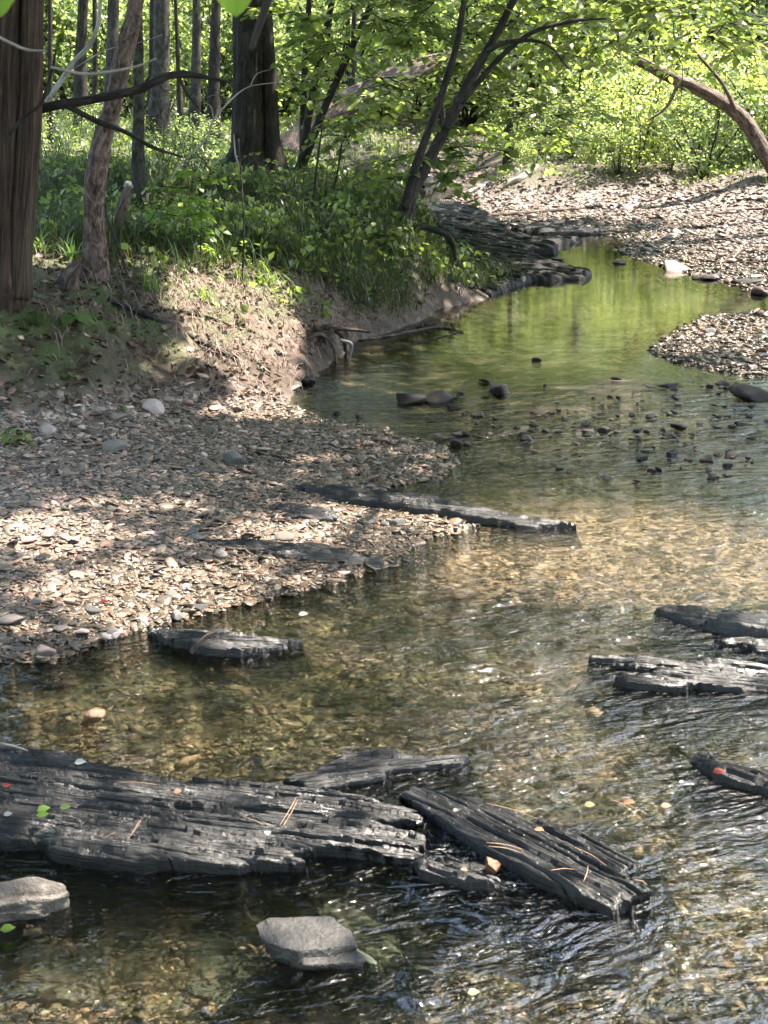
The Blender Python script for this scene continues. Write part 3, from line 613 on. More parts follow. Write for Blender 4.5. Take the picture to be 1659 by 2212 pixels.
# stones that break the surface (one mesh per kind, copied)
PROTO = {}
def protostone(kind, mt, k):
    key = (kind, mt, k)
    if key not in PROTO:
        d = {'flat': (2, 1.4, .5), 'round': (2, 1.6, 1.1), 'slate': (2, 1.1, .34), 'jag': (2, 1.3, 1.0)}[kind]
        V, F = rockshape(3, 300+k*7+len(kind), d, 12 if kind in ('jag', 'slate') else 8, .09 if kind == 'jag' else .04)
        PROTO[key] = mesh(kind+'_stone', V/2, F, M[mt], kind == 'round' or True)
    return PROTO[key]
def stone(P, size, kind, mt, label, group=None, cat='stone', rz=None, name='stone', k=None):
    o = link(name, protostone(kind, mt, random.randrange(5) if k is None else k), P, rot=(random.uniform(-.15, .15), random.uniform(-.15, .15), random.uniform(0, 6.28) if rz is None else rz))
    o.scale = (size,)*3; return tag(o, label, cat, group)
for px, py, s, kind, lb in [(885,864,.20,'jag','jagged clump of dark stone in the pool, left half of the big pair'),(945,862,.18,'jag','dark blocky stone in the pool, right half of the big pair'),
    (1078,843,.20,'jag','dark hump of stone and debris in the pool right of the big pair'),(1048,822,.08,'flat','small flat dark stone just behind the dark hump'),
    (945,943,.10,'slate','thin dark flat stone off the tip of the gravel spit'),(987,956,.075,'round','squarish dark stone off the tip of the gravel spit'),
    (1310,1032,.065,'flat','lone black oval stone in smooth water below the riffle'),(1165,890,.13,'slate','long dark flat stone at the head of the riffle'),
    (1160,778,.07,'jag','small upright dark stone alone in the reflecting pool'),(727,888,.05,'round','small black stone in the water beside the left gravel edge'),(775,895,.045,'round','second small black stone beside the left gravel edge'),
    (1205,560,.22,'slate','dark flat stone at the upper end of the pool'),(1335,566,.17,'flat','dark stone at the upper end of the pool near the right bar'),(1465,580,.42,'flat','large flat grey stone at the water line of the far right bar'),
    (1525,600,.24,'flat','dark wet stone with a pale spot off the far right bar'),(1610,610,.3,'flat','dark flat stone by the inlet at the right edge'),(1640,632,.2,'jag','dark stone at the mouth of the inlet at the right edge'),
    (1445,833,.14,'slate','dark flat stone off the nearer right bar'),(1400,832,.1,'slate','thin dark stone left of the flat one off the nearer right bar'),(1330,818,.09,'flat','small dark stone in the pool off the nearer right bar'),
    (1620,856,.22,'jag','jagged dark stone with debris near the right edge above the riffle'),(1468,921,.10,'jag','dark peaked stone in the middle of the riffle'),(1545,875,.06,'flat','small black stone above the riffle'),
    (632,838,.12,'flat','white flat stone at the foot of the root wad'),(665,822,.13,'jag','black wet stone against the root wad')]:
    p = W(px, py, .012)
    stone(p, s, kind, 'stone' if 'white' in lb or 'large flat' in lb else 'stone_wet', lb, 'stones standing in the creek')
n = 0
rg = np.random.default_rng(5)
while n < 225:
    px, py = rg.uniform(960, 1690), rg.triangular(815, 930, 1060)
    if px < 1100 and py > 960: continue
    p = W(px, py, .004); z = terrain(p[0], p[1])
    if z > -.003: continue
    where = ('left' if px < 1250 else 'middle' if px < 1450 else 'right')
    row = ('upstream' if py < 900 else 'central' if py < 980 else 'downstream')
    stone(p, rg.uniform(.016, .055)*(1.6 if rg.random() < .15 else 1), rg.choice(['flat', 'jag', 'slate', 'round']), 'stone_wet',
          'small dark wet stone breaking the surface in the %s %s part of the riffle' % (row, where), 'small wet stones of the riffle', name='riffle_stone'); n += 1
# larger stones lying on the bars
big = [(30,1345,.10,'flat','blue grey flat stone at the lower left corner of the gravel bar'),(100,1412,.075,'round','round grey stone at the water edge of the gravel bar, lower left'),(130,1362,.07,'flat','pale blue flat stone near the lower left edge of the gravel bar'),
 (340,1232,.06,'flat','blue grey flat pebble in the middle of the gravel bar'),(610,1165,.10,'flat','pale oval flat stone in the sunlit strip of the gravel bar'),(330,890,.16,'round','largest pale stone at the back of the gravel bar'),
 (245,972,.13,'jag','white and dark stone pair on the shaded gravel'),(505,1000,.13,'round','rounded brown stone half buried in the shaded gravel'),(255,905,.10,'round','brown rounded stone at the back of the gravel bar'),
 (455,935,.09,'round','tan stone on the shaded gravel near its upper edge'),(700,970,.06,'flat','grey flat stone on the gravel spit'),(860,1135,.07,'round','pink rounded stone beside the long thin ridge'),(100,935,.10,'round','mossy grey stone at the left edge of the shaded gravel'),
 (640,835,.10,'flat','cream stone at the upper corner of the gravel by the root wad'),(60,1170,.07,'flat','grey flat stone in the sunny left part of the bar'),(430,1165,.09,'slate','dark brown slate on the middle of the gravel bar'),(180,1370,.08,'slate','dark slate near the lower edge of the bar')]
for px, py, s, kind, lb in big:
    p = G(px, py)[0]; p[2] += s*.12; stone(p, s, kind, 'stone', lb, 'larger stones on the left gravel bar')
COLN = ['grey', 'tan']
for i in range(70):
    px, py = rg.uniform(0, 900), rg.uniform(880, 1430); p = G(px, py)[0]; z, gr, sd, wl = terrain(p[:1], p[1:2], True)
    if sd[0] < .02 or gr[0] < .7 or wl[0] < .5: continue
    s = rg.uniform(.03, .06); p[2] += s*.12
    zone = 'upper shaded' if py < 1060 else 'middle' if py < 1220 else 'lower'
    side = 'left' if px < 280 else 'centre' if px < 560 else 'right'
    kind = rg.choice(['flat', 'slate', 'round'])
    stone(p, s, kind, 'stone', {'flat': 'smooth flat', 'slate': 'thin slaty', 'round': 'rounded'}[kind]+' stone among the gravel at the %s %s of the left bar' % (zone, side), 'larger stones on the left gravel bar')
for i in range(95):
    px, py = rg.uniform(1050, 1690), rg.uniform(440, 815); p = G(px, py)[0]; z, gr, sd, wl = terrain(p[:1], p[1:2], True)
    if sd[0] < .02 or gr[0] < .6 or wl[0] > .5: continue
    s = rg.uniform(.06, .15)*(1 if py < 650 else .75); p[2] += s*.15
    kind = rg.choice(['flat', 'round'])
    stone(p, s, kind, 'stone', {'flat': 'flat', 'round': 'rounded'}[kind]+(' cobble on the far right gravel bank behind the inlet' if py < 650 else ' cobble on the nearer right gravel bar'), 'cobbles on the right gravel bars', 'cobble', name='cobble')

# ------------------------------------------------------------------ trees
OWN = []                                                          # crowns that shade the creek: (root, top point, leaf bag, twig bag)
def px_path(pts, Y0, dY=0., last=None):
    out = []; n = len(pts)
    for i, (px, py, hw) in enumerate(pts):
        Y = Y0+dY*i/(n-1); p = AT(px, py, Y); dep = PROJ(p)[2]; out.append((*p, hw*dep/FPX))
    return np.array(out)
def limb(bag, p0, d, ln, r, seed, k=6, droop=0., wob=.18):
    P = [np.array(p0)]; d = norm(np.array(d, float)); rg_ = np.random.default_rng(int(seed*977) % 99991)
    for i in range(k):
        d = norm(d+rg_.normal(size=3)*wob+np.array([0, 0, -droop])); P.append(P[-1]+d*ln/k)
    V, F, uv = tube(P, np.linspace(r, r*.25, len(P)), 7, None, .15, seed=seed, cap=False); bag.add(V, F, buv=uv); return np.array(P)
def tree(name, label, pts, bk, Y=None, dY=0., top=9., group=None, seg=18, rough=.1, flute=0, fla=0., own=False, crown=0, seed=1., cr=(2.4, 1.8), base=None, cat='tree', lf='leaf', extra=(), n=60, leafL=.15, flare=1.35):
    if Y is None: Y = G(pts[0][0], pts[0][1])[0][1]
    q = px_path(pts, Y, dY); zb = terrain(q[0, 0], q[0, 1]); q[0, 2] = zb-.08
    root = thing(name, (q[0, 0], q[0, 1], zb), label, cat, group)
    P, r = q[:, :3], q[:, 3].copy(); r[0] *= flare
    d = norm(P[-1]-P[-2]); 
    if d[2] < .25: d = norm(d+np.array([0, 0, .5]))
    if top > P[-1, 2]+.3:
        L = (top-P[-1, 2])/max(d[2], .35); ext = [P[-1]+d*L*f+np.array([0, 0, .25*L*f*f*(1-d[2])]) for f in (.35, .7, 1.)]
        P = np.vstack([P, ext]); r = np.concatenate([r, r[-1]*np.array([.8, .55, .25])])
    B = Bag(); V, F, uv = tube(P, r, seg, n, rough, flute, fla, seed); B.add(V, F, buv=uv)
    for e in extra:                                               # fused second stems, roots, limbs given as pixel paths
        qq = px_path(e[0], e[1] if len(e) > 1 and e[1] else Y, e[2] if len(e) > 2 else 0)
        V, F, uv = tube(qq[:, :3], qq[:, 3], 12, 40, rough, flute, fla, seed+3); B.add(V, F, buv=uv)
    tp = P[-1]
    leafB, twB = Bag(), B
    for i in range(7 if (own or crown) else 0):
        f = .45+.5*i/6; p0 = smooth_path(P, 40)[int(39*f)]
        if p0[2] > 3.4: limb(B, p0, (math.cos(i*2.4+seed), math.sin(i*2.4+seed), .5), 1.6+1.2*random.random(), r[-2]*.9+.012, seed+i)
    V, F, A = B.get(); tr = part('trunk', V, F, M[bk], root, A)
    if crown:
        m = crown//40; cz = tp[2]-cr[1]*.4
        C = np.stack([tp[0]+RNG.normal(size=m)*cr[0]*.55, tp[1]+RNG.normal(size=m)*cr[0]*.55, cz+RNG.normal(size=m)*cr[1]*.6], 1)
        Pl = (C[:, None, :]+RNG.normal(size=(m, 40, 3))*np.array([.42, .42, .16])).reshape(-1, 3)
        Pl = Pl[(Pl[:, 2] > 3.0) & (RNG.random(len(Pl)) < shade_keep(Pl))]
        V, F, var = leaves(Pl, rdir(len(Pl), -.2), rdir(len(Pl), 1.2), leafL*RNG.uniform(.7, 1.2, len(Pl)), LEAF4)
        leafB.add(V, F, var=var)
    rec = dict(root=root, top=tp, bag=leafB, lf=lf, P=P)
    if own: OWN.append(rec)
    elif crown: part('crown', *leafB.get()[:2], M[lf], root, leafB.get()[2])
    rec['own'] = own
    return rec
T = {}
T['cedar'] = tree('cedar_tree', 'thick double cedar trunk with stringy brown bark at the left edge', [(-8,640,42),(0,500,36),(6,300,34),(10,0,34)], 'cedar', top=9, own=True, seg=40, rough=.09, flute=17, fla=.22, n=110, seed=2.,
    extra=[([(36,640,34),(44,520,27),(60,300,25),(70,0,25),(76,-300,22)],)])
T['lit'] = tree('leaning_tree', 'slim crooked tree with pale flaking bark lit by the sun near the top left', [(206,602,23),(204,480,21),(205,400,22),(222,300,20),(248,210,19),(268,120,21),(288,40,18),(300,-30,17)], 'bark_pale', top=8, own=True, seg=22, rough=.14, n=90, seed=5.)
T['slender'] = tree('slender_tree', 'slender straight lichen-grey trunk just right of the crooked pale tree', [(303,445,17),(298,330,13),(300,220,12),(296,-20,11)], 'bark_grey', top=9, own=True, seed=7.)
T['big'] = tree('large_tree', 'largest dark trunk with grooved bark and flared base in the left woods', [(530,385,58),(535,320,36),(537,180,33),(538,0,33)], 'bark_dark', top=12, own=True, seg=40, rough=.06, flute=12, fla=.13, n=90, seed=9.,
    extra=[([(598,385,30),(588,300,17),(582,150,16),(570,0,15)],), ([(535,340,22),(490,362,14),(440,372,6)],)])
T['log'] = tree('fallen_tree', 'thick fallen trunk leaning from the left woods up to the right over the creek', [(618,335,30),(655,285,26),(700,248,27),(760,216,27),(830,180,25),(915,148,22),(1000,120,15),(1060,100,8)], 'bark_log', dY=2.5, top=0, seg=24, rough=.16, n=70, seed=11., flare=1.5,
    extra=[([(625,330,12),(600,350,8),(570,372,4)],), ([(780,205,8),(800,150,6),(812,110,3)],)])
T['fork'] = tree('forked_tree', 'slim dark forked tree leaning right out over the creek in the middle', [(866,484,19),(885,430,15),(906,385,14),(940,320,12),(985,235,12),(1020,165,11),(1052,110,9),(1105,10,8)], 'bark_dark', dY=.8, top=7, own=True, rough=.08, seed=13., n=70,
    extra=[([(875,450,11),(890,385,9),(915,310,9),(940,245,8),(968,160,8),(988,90,7),(1002,0,6)],), ([(995,222,7),(1040,170,6),(1085,120,6),(1150,70,5),(1240,45,4),(1310,40,2)],), ([(1052,110,6),(1100,90,5),(1180,95,3),(1230,150,2)],),
     ([(880,485,8),(950,500,7),(975,520,6),(985,560,4)],), ([(866,480,9),(840,470,7),(815,462,5)],)])
T['right'] = tree('leaning_tree', 'brown trunk leaning left from the right edge above the bank', [(1700,380,19),(1655,335,17),(1610,262,16),(1545,212,15),(1490,185,14),(1430,158,13),(1368,128,9)], 'bark_log', top=0, dY=.5, rough=.14, n=60, seed=15., flare=1.1,
    extra=[([(1590,240,6),(1560,180,4),(1500,110,3)],), ([(1470,170,5),(1440,230,3),(1400,260,2)],)])
T['rb1'] = tree('dark_tree', 'short dark leaning trunk in the undergrowth right of centre on the far bank', [(1462,335,9),(1448,280,8),(1430,200,7),(1405,60,6)], 'bark_dark', crown=1600, seed=17., top=8, group=None)
bgt = [('thin dark sapling trunk beside the cedar at the far left',108,300,6,108,0,20),('dark straight trunk between the cedar and the crooked pale tree',176,262,14,180,0,26),('thin dark trunk close right of the dark straight one at the left',203,268,6,204,0,28),
 ('grey trunk partly hidden behind the crooked pale tree',240,255,15,245,0,25),('pair-like dark trunk right of the slender grey tree',342,275,20,350,0,23),('narrow dark trunk beside the pair-like one',322,270,8,330,0,26),('mottled trunk halfway between the slender grey tree and the largest trunk',418,262,11,424,0,27),
 ('straight black trunk left of the largest trunk',460,275,13,468,0,24),('distant thin trunk just left of the largest trunk',492,258,6,497,0,32),('thin dark stem in the cluster right of the largest trunk',640,372,9,775,70,16),('arching stem in the cluster right of the largest trunk',648,370,9,705,60,16.5),
 ('upright stem of the cluster right of the largest trunk',655,365,8,668,0,17),('distant straight trunk seen through leaves in mid picture',1255,352,10,1258,180,26),('short trunk among leaves above the far gravel',1378,345,9,1380,240,27),
 ('dark upright trunk near the right edge behind the leaning one',1560,345,9,1548,150,25),('thin grey trunk beside the dark upright one near the right edge',1592,345,8,1590,170,26),('thin dark trunk at the far right edge',1645,300,6,1640,60,28),('distant trunk at the head of the creek',835,345,7,850,100,34),
 ('distant trunk behind the fallen tree',735,330,8,742,60,33),('second distant trunk behind the fallen tree',705,325,7,700,30,36),('distant dark trunk in the woods right of the forked tree',1130,335,10,1140,60,33),('slim distant trunk above the far bank',1190,335,6,1200,60,38)]
for i, (lb, bx, by, hw, tx, ty, Y) in enumerate(bgt):
    p = AT(bx, by, Y); zt = float(terrain(p[0], p[1])); _, bpy_, _ = PROJ(np.array([[p[0], p[1], zt]]))
    mid = ((bx+tx)/2+random.uniform(-5, 5), (by+ty)/2, hw*.92)
    T[i] = tree('background_tree', lb, [(bx, float(bpy_[0]), hw), mid, (tx, ty, hw*.8)], 'bark_grey' if ('mottled' in lb or 'grey' in lb) else 'bark_dark', Y=Y, top=random.uniform(9, 15) if hw > 7 else random.uniform(6.5, 11), crown=1000, cr=(3.2, 3.4), lf='leaf_far', seed=20.+i, group='trees of the woods', seg=12, rough=.08, n=30, own=Y < 18, leafL=.17)
rgt = np.random.default_rng(21)
for i in range(34):
    bx = rgt.uniform(60, 1690) if i < 14 else rgt.uniform(950, 1690); Y = rgt.uniform(24, 46); hw = rgt.uniform(2.5, 7)*(30/Y)
    p = AT(bx, 250, Y); zz, gr, sd, wl = terrain(p[:1], p[1:2], True)
    if sd[0] < .6 or gr[0] > .4: continue
    _, bpy_, _ = PROJ(np.array([[p[0], p[1], zz[0]]])); ln_ = rgt.normal()*22
    tree('background_tree', 'slim dark trunk standing deep in the woods '+('between the left trunks' if bx < 620 else 'behind the bend of the creek' if bx < 1060 else 'above the far right bank'), [(bx, float(bpy_[0]), hw), (bx+ln_*.5+rgt.normal()*4, 140, hw*.85), (bx+ln_, -40, hw*.7)], 'bark_dark', Y=Y, top=rgt.uniform(8, 14) if bx < 1000 else rgt.uniform(7, 10), crown=600 if bx < 1000 else 240, cr=(3, 3.2), lf='leaf_far', seed=90.+i, group='slim trunks deep in the woods', seg=8, rough=.08, n=16, leafL=.17)
for (x, y, lb) in [(5.2, 11.5, 'creekside tree standing right of the nearer right gravel bar'), (6.2, 16., 'creekside tree standing on the far right gravel bank'), (4.6, 7.5, 'creekside tree standing on the right side of the riffle')]:
    p = PROJ(np.array([[x, y, 0.]])); px_, py_ = float(p[0][0]), float(p[1][0])
    tree('creekside_tree', lb, [(px_, py_, 40), (px_+10, py_-400, 34), (px_-20, py_-900, 30)], 'bark_grey', Y=y, top=9, own=True, seed=60+x)
# canopy over the creek: leaf clumps shared out among the trees that carry them, with gaps where flecks of sun reach the ground
NC = 7600; nl = 60
Qx, Qy = RNG.uniform(-6.5, 6, NC), RNG.uniform(.3, 17, NC); hz = np.where((Qy > 8.5), RNG.uniform(4.4, 6.5, NC), RNG.uniform(4.6, 10, NC))
C = np.stack([Qx, Qy, 0*Qx], 1)+S[None]*(hz/S[2])[:, None]
dens = vn(Qx*.9, Qy*.9, 3.)*.5+.75-.35*sst(-.2, 1.5, Qx)
dens = np.where(Qx < .2, np.maximum(dens+.25, .6), dens*.55); dens = np.where((Qy > 10.5) & (Qx > -.2), .10, dens); dens = np.where((Qy > 8.5) & (Qx < -.2), np.maximum(dens, .95), dens)
dens = np.where((Qx > -1.2) & (Qy < 5.6), .13*np.clip(.4+1.5*vn(Qx*1.3, Qy*1.3, 8.), 0, 1.5), dens)
dens = np.where((Qx > .1) & (Qx < 2.8) & (Qy > 10.5) & (Qy < 15.5), .25, dens)
kc = RNG.random(NC) < np.clip(dens, .06, 1); C = C[kc]
P = (C[:, None, :]+RNG.normal(size=(len(C), nl, 3))*np.array([.36, .36, .12])).reshape(-1, 3)
fx, fy, dep = PROJ(P); keep = (RNG.random(len(P)) < shade_keep(P)) & (P[:, 2] > 3.2) & (fy < -60)
P = P[keep]; tops = np.array([[o['top'][0], o['top'][1]] for o in OWN]); who = np.argmin(((P[:, None, :2]-tops[None])**2).sum(-1), 1)
for i, o in enumerate(OWN):
    Q = P[who == i]
    if len(Q):
        V, F, var = leaves(Q, rdir(len(Q), -.2), rdir(len(Q), 1.4), RNG.uniform(.09, .15, len(Q)), LEAF4); o['bag'].add(V, F, var=var)
# leafy sprays that hang into view
def spray(LB, TB, p0, d, ln, leafL, nlf, droop=.25, seed=0.):
    P = limb(TB, p0, d, ln, .004+.003*ln, seed, 5, droop*.3, .15); Q = smooth_path(P, nlf); Tn = norm(np.gradient(Q, axis=0))
    side = norm(np.cross(Tn, np.array([0, 0, 1.])))*np.where(np.arange(nlf) % 2, 1, -1)[:, None]
    dr = norm(side*.85+Tn*.6+RNG.normal(size=(nlf, 3))*.16+np.array([0, 0, -.18])); nr = norm(np.array([0, 0, 1.])+RNG.normal(size=(nlf, 3))*.28)
    V, F, var = leaves(Q, dr, nr, leafL*RNG.uniform(.65, 1.2, nlf), LEAF8); LB.add(V, F, var=var)
def sprays(rec, regions, lf, leafL, bk='bark_dark'):
    LB, TB = rec['bag'], Bag()
    for (x0, x1, y0, y1, Ya, Yb, n_) in regions:
        for i in range(n_):
            px, py = RNG.uniform(x0, x1), RNG.uniform(y0, y1); p = AT(px, py, RNG.uniform(Ya, Yb)); az = RNG.uniform(0, 6.283)
            if shade_keep(p[None])[0] < .3 and RNG.random() < .55: continue
            for j in range(3):
                a = az+RNG.normal()*.7; spray(LB, TB, p, (math.cos(a), math.sin(a), RNG.normal()*.15), RNG.uniform(.35, .8), leafL, int(RNG.integers(8, 15)), seed=px+py+j)
    rec['tw'] = TB
sprays(T['fork'], [(560,1300,-40,110,12.5,17,60),(620,1180,110,230,14.5,18,34),(700,860,220,400,14.5,16,8),(900,1010,270,390,12,13,8),(1000,1250,200,330,14,18,12)], 'leaf', .115)
rr = tree('overhanging_tree', 'leafy tree whose branches droop over the far right gravel bank', [(1900,330,20),(1880,100,18),(1800,-100,14)], 'bark_grey', Y=17, top=8, own=True, seed=71.)
sprays(rr, [(1080,1690,-40,110,12,18,75),(1250,1690,90,240,21.5,25,40)], 'leaf', .11)
for o in OWN:
    if o['bag'].n:
        B = o['bag']; nlv = B.n; B.A = {'var': B.A['var']}
        if 'tw' in o: V, F, A = o['tw'].get(); B.add(V, F, var=np.zeros(len(V))); buv = np.vstack([np.zeros((nlv, 3)), A['buv']])
        V, F, A = B.get()
        if 'tw' in o: A['buv'] = buv
        cr = part('crown', V, F, M['leaf'], o['root'], A); cr.data.materials.append(M['bark_dark'])
        cr.data.polygons.foreach_set('material_index', np.concatenate([np.full(len(f), int(f.shape[1] == 4), np.int32) for f in F]))
if not T['rb1']['own'] and False: pass
# ------------------------------------------------------------------ understory shrubs and saplings (each a thing, sharing mesh data)
SH = []
for v in range(7):
    rg_ = np.random.default_rng(40+v); TB, LB = Bag(), Bag(); ns = [6, 8, 3, 1, 5, 2, 7][v]; H_ = 1.0
    for s_ in range(ns):
        a = rg_.uniform(0, 6.283); tilt = .05 if ns == 1 else rg_.uniform(.1, .55)
        P = limb(TB, (0, 0, -.05), (math.cos(a)*tilt, math.sin(a)*tilt, 1), H_*rg_.uniform(.75, 1.1), .016 if ns < 3 else .009, v*31+s_, 7, 0, .10)
        Qs = smooth_path(P, 40)
        for b in range(int(66/ns)+4):
            f = rg_.uniform(.18, 1.); p0 = Qs[int(39*f)]; aa = rg_.uniform(0, 6.283); L = rg_.uniform(.12, .40)*(1.2-.6*f)
            d = np.array([math.cos(aa), math.sin(aa), rg_.normal()*.2+.15]); m = 15
            t = rg_.uniform(.1, 1, m)[:, None]; pts_ = p0+d*L*t+rg_.normal(size=(m, 3))*.035
            V, F, var = leaves(pts_, norm(d+rg_.normal(size=(m, 3))*.7), rdir(m, 1.6), rg_.uniform(.024, .05, m), LEAF4, 1.1); LB.add(V, F, var=var)
    V, F, A = TB.get(); st = mesh('shrub_stem', V, F, M['bark_dark'], True, A); V, F, A = LB.get(); fo = mesh('shrub_foliage', V, F, M['leaf_far'], True, A); SH.append((st, fo))
def shrub(px, Y, h, v, label, group):
    x = (px-CX)/FPX*Y*1.02; z = float(terrain(x, Y))
    r_ = thing('shrub', (x, Y, z), label, 'shrub', group, random.uniform(0, 6.28)); r_.scale = (h*random.uniform(.85, 1.25),)*2+(h,)
    link('stem', SH[v][0], parent=r_); link('foliage', SH[v][1], parent=r_)
rg = np.random.default_rng(11)
def zone(n, x0, x1, Ya, Yb, h0, h1, label, group, vs=range(7)):
    for i in range(n):
        Y = Ya*(Yb/Ya)**rg.random(); px = x0+(x1-x0)*(i+rg.random())/n
        p = (px-CX)/FPX*Y; zz, gr, sd, wl = terrain(np.array([p]), np.array([Y]), True)
        if sd[0] < .4 or gr[0] > .5: continue
        shrub(px, Y, rg.uniform(h0, h1), int(rg.choice(list(vs))), label, group)
zone(24, 60, 660, 31, 44, 2.2, 5, 'bright sapling thicket far back between the trunks of the left woods', 'understory of the left woods')
zone(10, 90, 480, 14, 26, .4, .8, 'low leafy shrub on the floor of the left woods', 'low shrubs of the left woods')
zone(20, 560, 1120, 29, 44, 2.2, 5.2, 'tall leafy shrub behind the bend of the creek, beyond the forked tree', 'thicket behind the bend')
zone(30, 1060, 1720, 25, 42, 1.8, 5.0, 'bright leafy sapling on the far right bank above the gravel', 'thicket on the right bank')
zone(28, 1080, 1720, 19.6, 25, .4, 2.0, 'low bright bush along the top of the far right bank', 'low bushes on the right bank', (0, 1, 4, 6))
zone(30, -200, 1900, 40, 60, 4, 8, 'distant tall sapling at the back of the woods', 'back of the woods')
# far-off wood as one mass, plus unseen leaves behind camera added to block skylight
N = 46000; N2 = 30000; a = np.concatenate([RNG.uniform(-.62, .62, N), RNG.uniform(1.9, 5.1, N2)]); rad = np.concatenate([RNG.uniform(46, 72, N), RNG.uniform(9, 24, N2)]); N += N2; Pw = np.stack([np.sin(a)*rad, np.cos(a)*rad, RNG.uniform(0, 19, N)], 1)
Pw[:, 2] += terrain(Pw[:, 0], Pw[:, 1]); kk = fbm(Pw[:, 0]*.3, Pw[:, 1]*.1, Pw[:, 2]*.3)+.32-.02*Pw[:, 2] > 0; Pw = Pw[kk]
V, F, var = leaves(Pw, rdir(len(Pw)), rdir(len(Pw), .8), RNG.uniform(.3, .65, len(Pw))*np.where(Pw[:, 1] < 12, .8, 1), LEAF4, 1.2)
tag(link('far_woods', mesh('far_woods', V, F, M['leaf_far'], True, dict(var=var))), 'far-off green wood closing the view, with unseen leaves added behind against skylight', 'woods', None, 'stuff')
# ------------------------------------------------------------------ ground cover (stuff)
def ground_pts(n, y0, y1, f0, f1, p=1.2):
    X, Y = scatter(n, y0, y1, f0, f1, p); z, gr, sd, wl = terrain(X, Y, True); return X, Y, z, gr, sd, wl
X, Y, z, gr, sd, wl = ground_pts(46000, 7.4, 30, -.34, .34, 1.3)
dn = np.clip(fbm(X*1.3, Y*1.3, 6.)*1.6+.55, .05, 1)*np.where(wl > .5, sst(7.6, 9.0, Y+.25*X)*.95+.05, .7)*sst(.05, .3, sd)*(gr < .45)
fx, fy, _ = PROJ(np.stack([X, Y, z], 1)); dn = dn*np.where(((fx-530)/240)**2+((fy-690)/105)**2 < 1, .06, 1)
k = RNG.random(len(X)) < dn; b = np.stack([X, Y, z-.01], 1)[k]
V, F, var = blades(b, RNG.uniform(.07, .24, len(b))*(1+.02*b[:, 1]), RNG.uniform(.2, 1.15, len(b)), RNG.uniform(.005, .011, len(b))*(.6+.05*b[:, 1]))
X, Y, z, gr, sd, wl = ground_pts(60000, 8.0, 15, -.30, .09, 1.0)
k = (wl > .5) & (gr < .4) & (RNG.random(len(X)) < sst(.02, .18, sd)*np.clip(fbm(X*2.3, Y*2.3, 4.)*1.5+.75, .1, 1)*sst(8.0, 9.0, Y+.35*X)*np.where(((PROJ(np.stack([X, Y, z], 1))[0]-530)/240)**2+((PROJ(np.stack([X, Y, z], 1))[1]-690)/105)**2 < 1, .05, 1)); b2 = np.stack([X, Y, z-.01], 1)[k]
V2, F2, var2 = blades(b2, RNG.uniform(.06, .22, len(b2)), RNG.uniform(.3, 1.4, len(b2)), RNG.uniform(.005, .011, len(b2)))
F = np.vstack([F, F2+len(V)]); V = np.vstack([V, V2]); var = np.concatenate([var, var2])
tag(link('grass', mesh('grass', V, F, M['grass'], True, dict(var=var))), 'dim green grass and sedge covering the woodland bank', 'grass', None, 'stuff')
X, Y, z, gr, sd, wl = ground_pts(52000, 7.6, 36, -.34, .34, 1.2)
dn = np.clip(fbm(X*1.1+9, Y*1.1, 2.)*1.8+.5, .03, 1)*np.where(wl > .5, sst(7.8, 9.4, Y+.25*X), .8)*sst(.1, .4, sd)*(gr < .4)
k = RNG.random(len(X)) < dn; b = np.stack([X, Y, z+RNG.uniform(.01, .22, len(X))*np.clip(fbm(X*3, Y*3)+.6, .1, 1)], 1)[k]
V, F, var = leaves(b, rdir(len(b), 0), rdir(len(b), 2.), RNG.uniform(.03, .075, len(b))*(.7+.03*b[:, 1]), LEAF4, 1.1)
tag(link('ground_cover', mesh('ground_cover', V, F, M['leaf'], True, dict(var=var))), 'small-leaved green ground cover on the floor of the woods', 'ground cover', None, 'stuff')
X, Y, z, gr, sd, wl = ground_pts(60000, 6.2, 36, -.34, .34, 1.3)
k = (gr < .75) & (sd > .08) & (RNG.random(len(X)) < np.where(wl > .5, .6, .9)); b = np.stack([X, Y, z+RNG.uniform(.002, .02, len(X))], 1)[k]
V, F, var = leaves(b, rdir(len(b), 0, 1)*np.array([1, 1, .3]), rdir(len(b), 2.2), RNG.uniform(.02, .055, len(b))*(.7+.03*b[:, 1]), LEAF4, 1.3)
tag(link('leaf_litter', mesh('leaf_litter', V, F, M['litter'], True, dict(var=var))), 'brown dead leaf litter on the soil of the banks', 'leaf litter', None, 'stuff')
X, Y, z, gr, sd, wl = ground_pts(26000, 6.8, 10.5, -.24, .03, 1.)
fx, fy, _ = PROJ(np.stack([X, Y, z], 1)); e = ((fx-530)/260)**2+((fy-690)/115)**2
k = (gr < .8) & (sd > .02) & (wl > .5) & (RNG.random(len(X)) < np.where(e < 1, .22, .05)); b = np.stack([X, Y, z+.004], 1)[k]
V, F, var = blades(b, RNG.uniform(.06, .26, len(b)), RNG.uniform(1.15, 2.1, len(b)), RNG.uniform(.002, .006, len(b)), n=5)
tag(link('straw', mesh('straw', V, F, M['straw'], True)), 'pale tangled roots and straw on the eroding bank mound', 'straw', None, 'stuff')
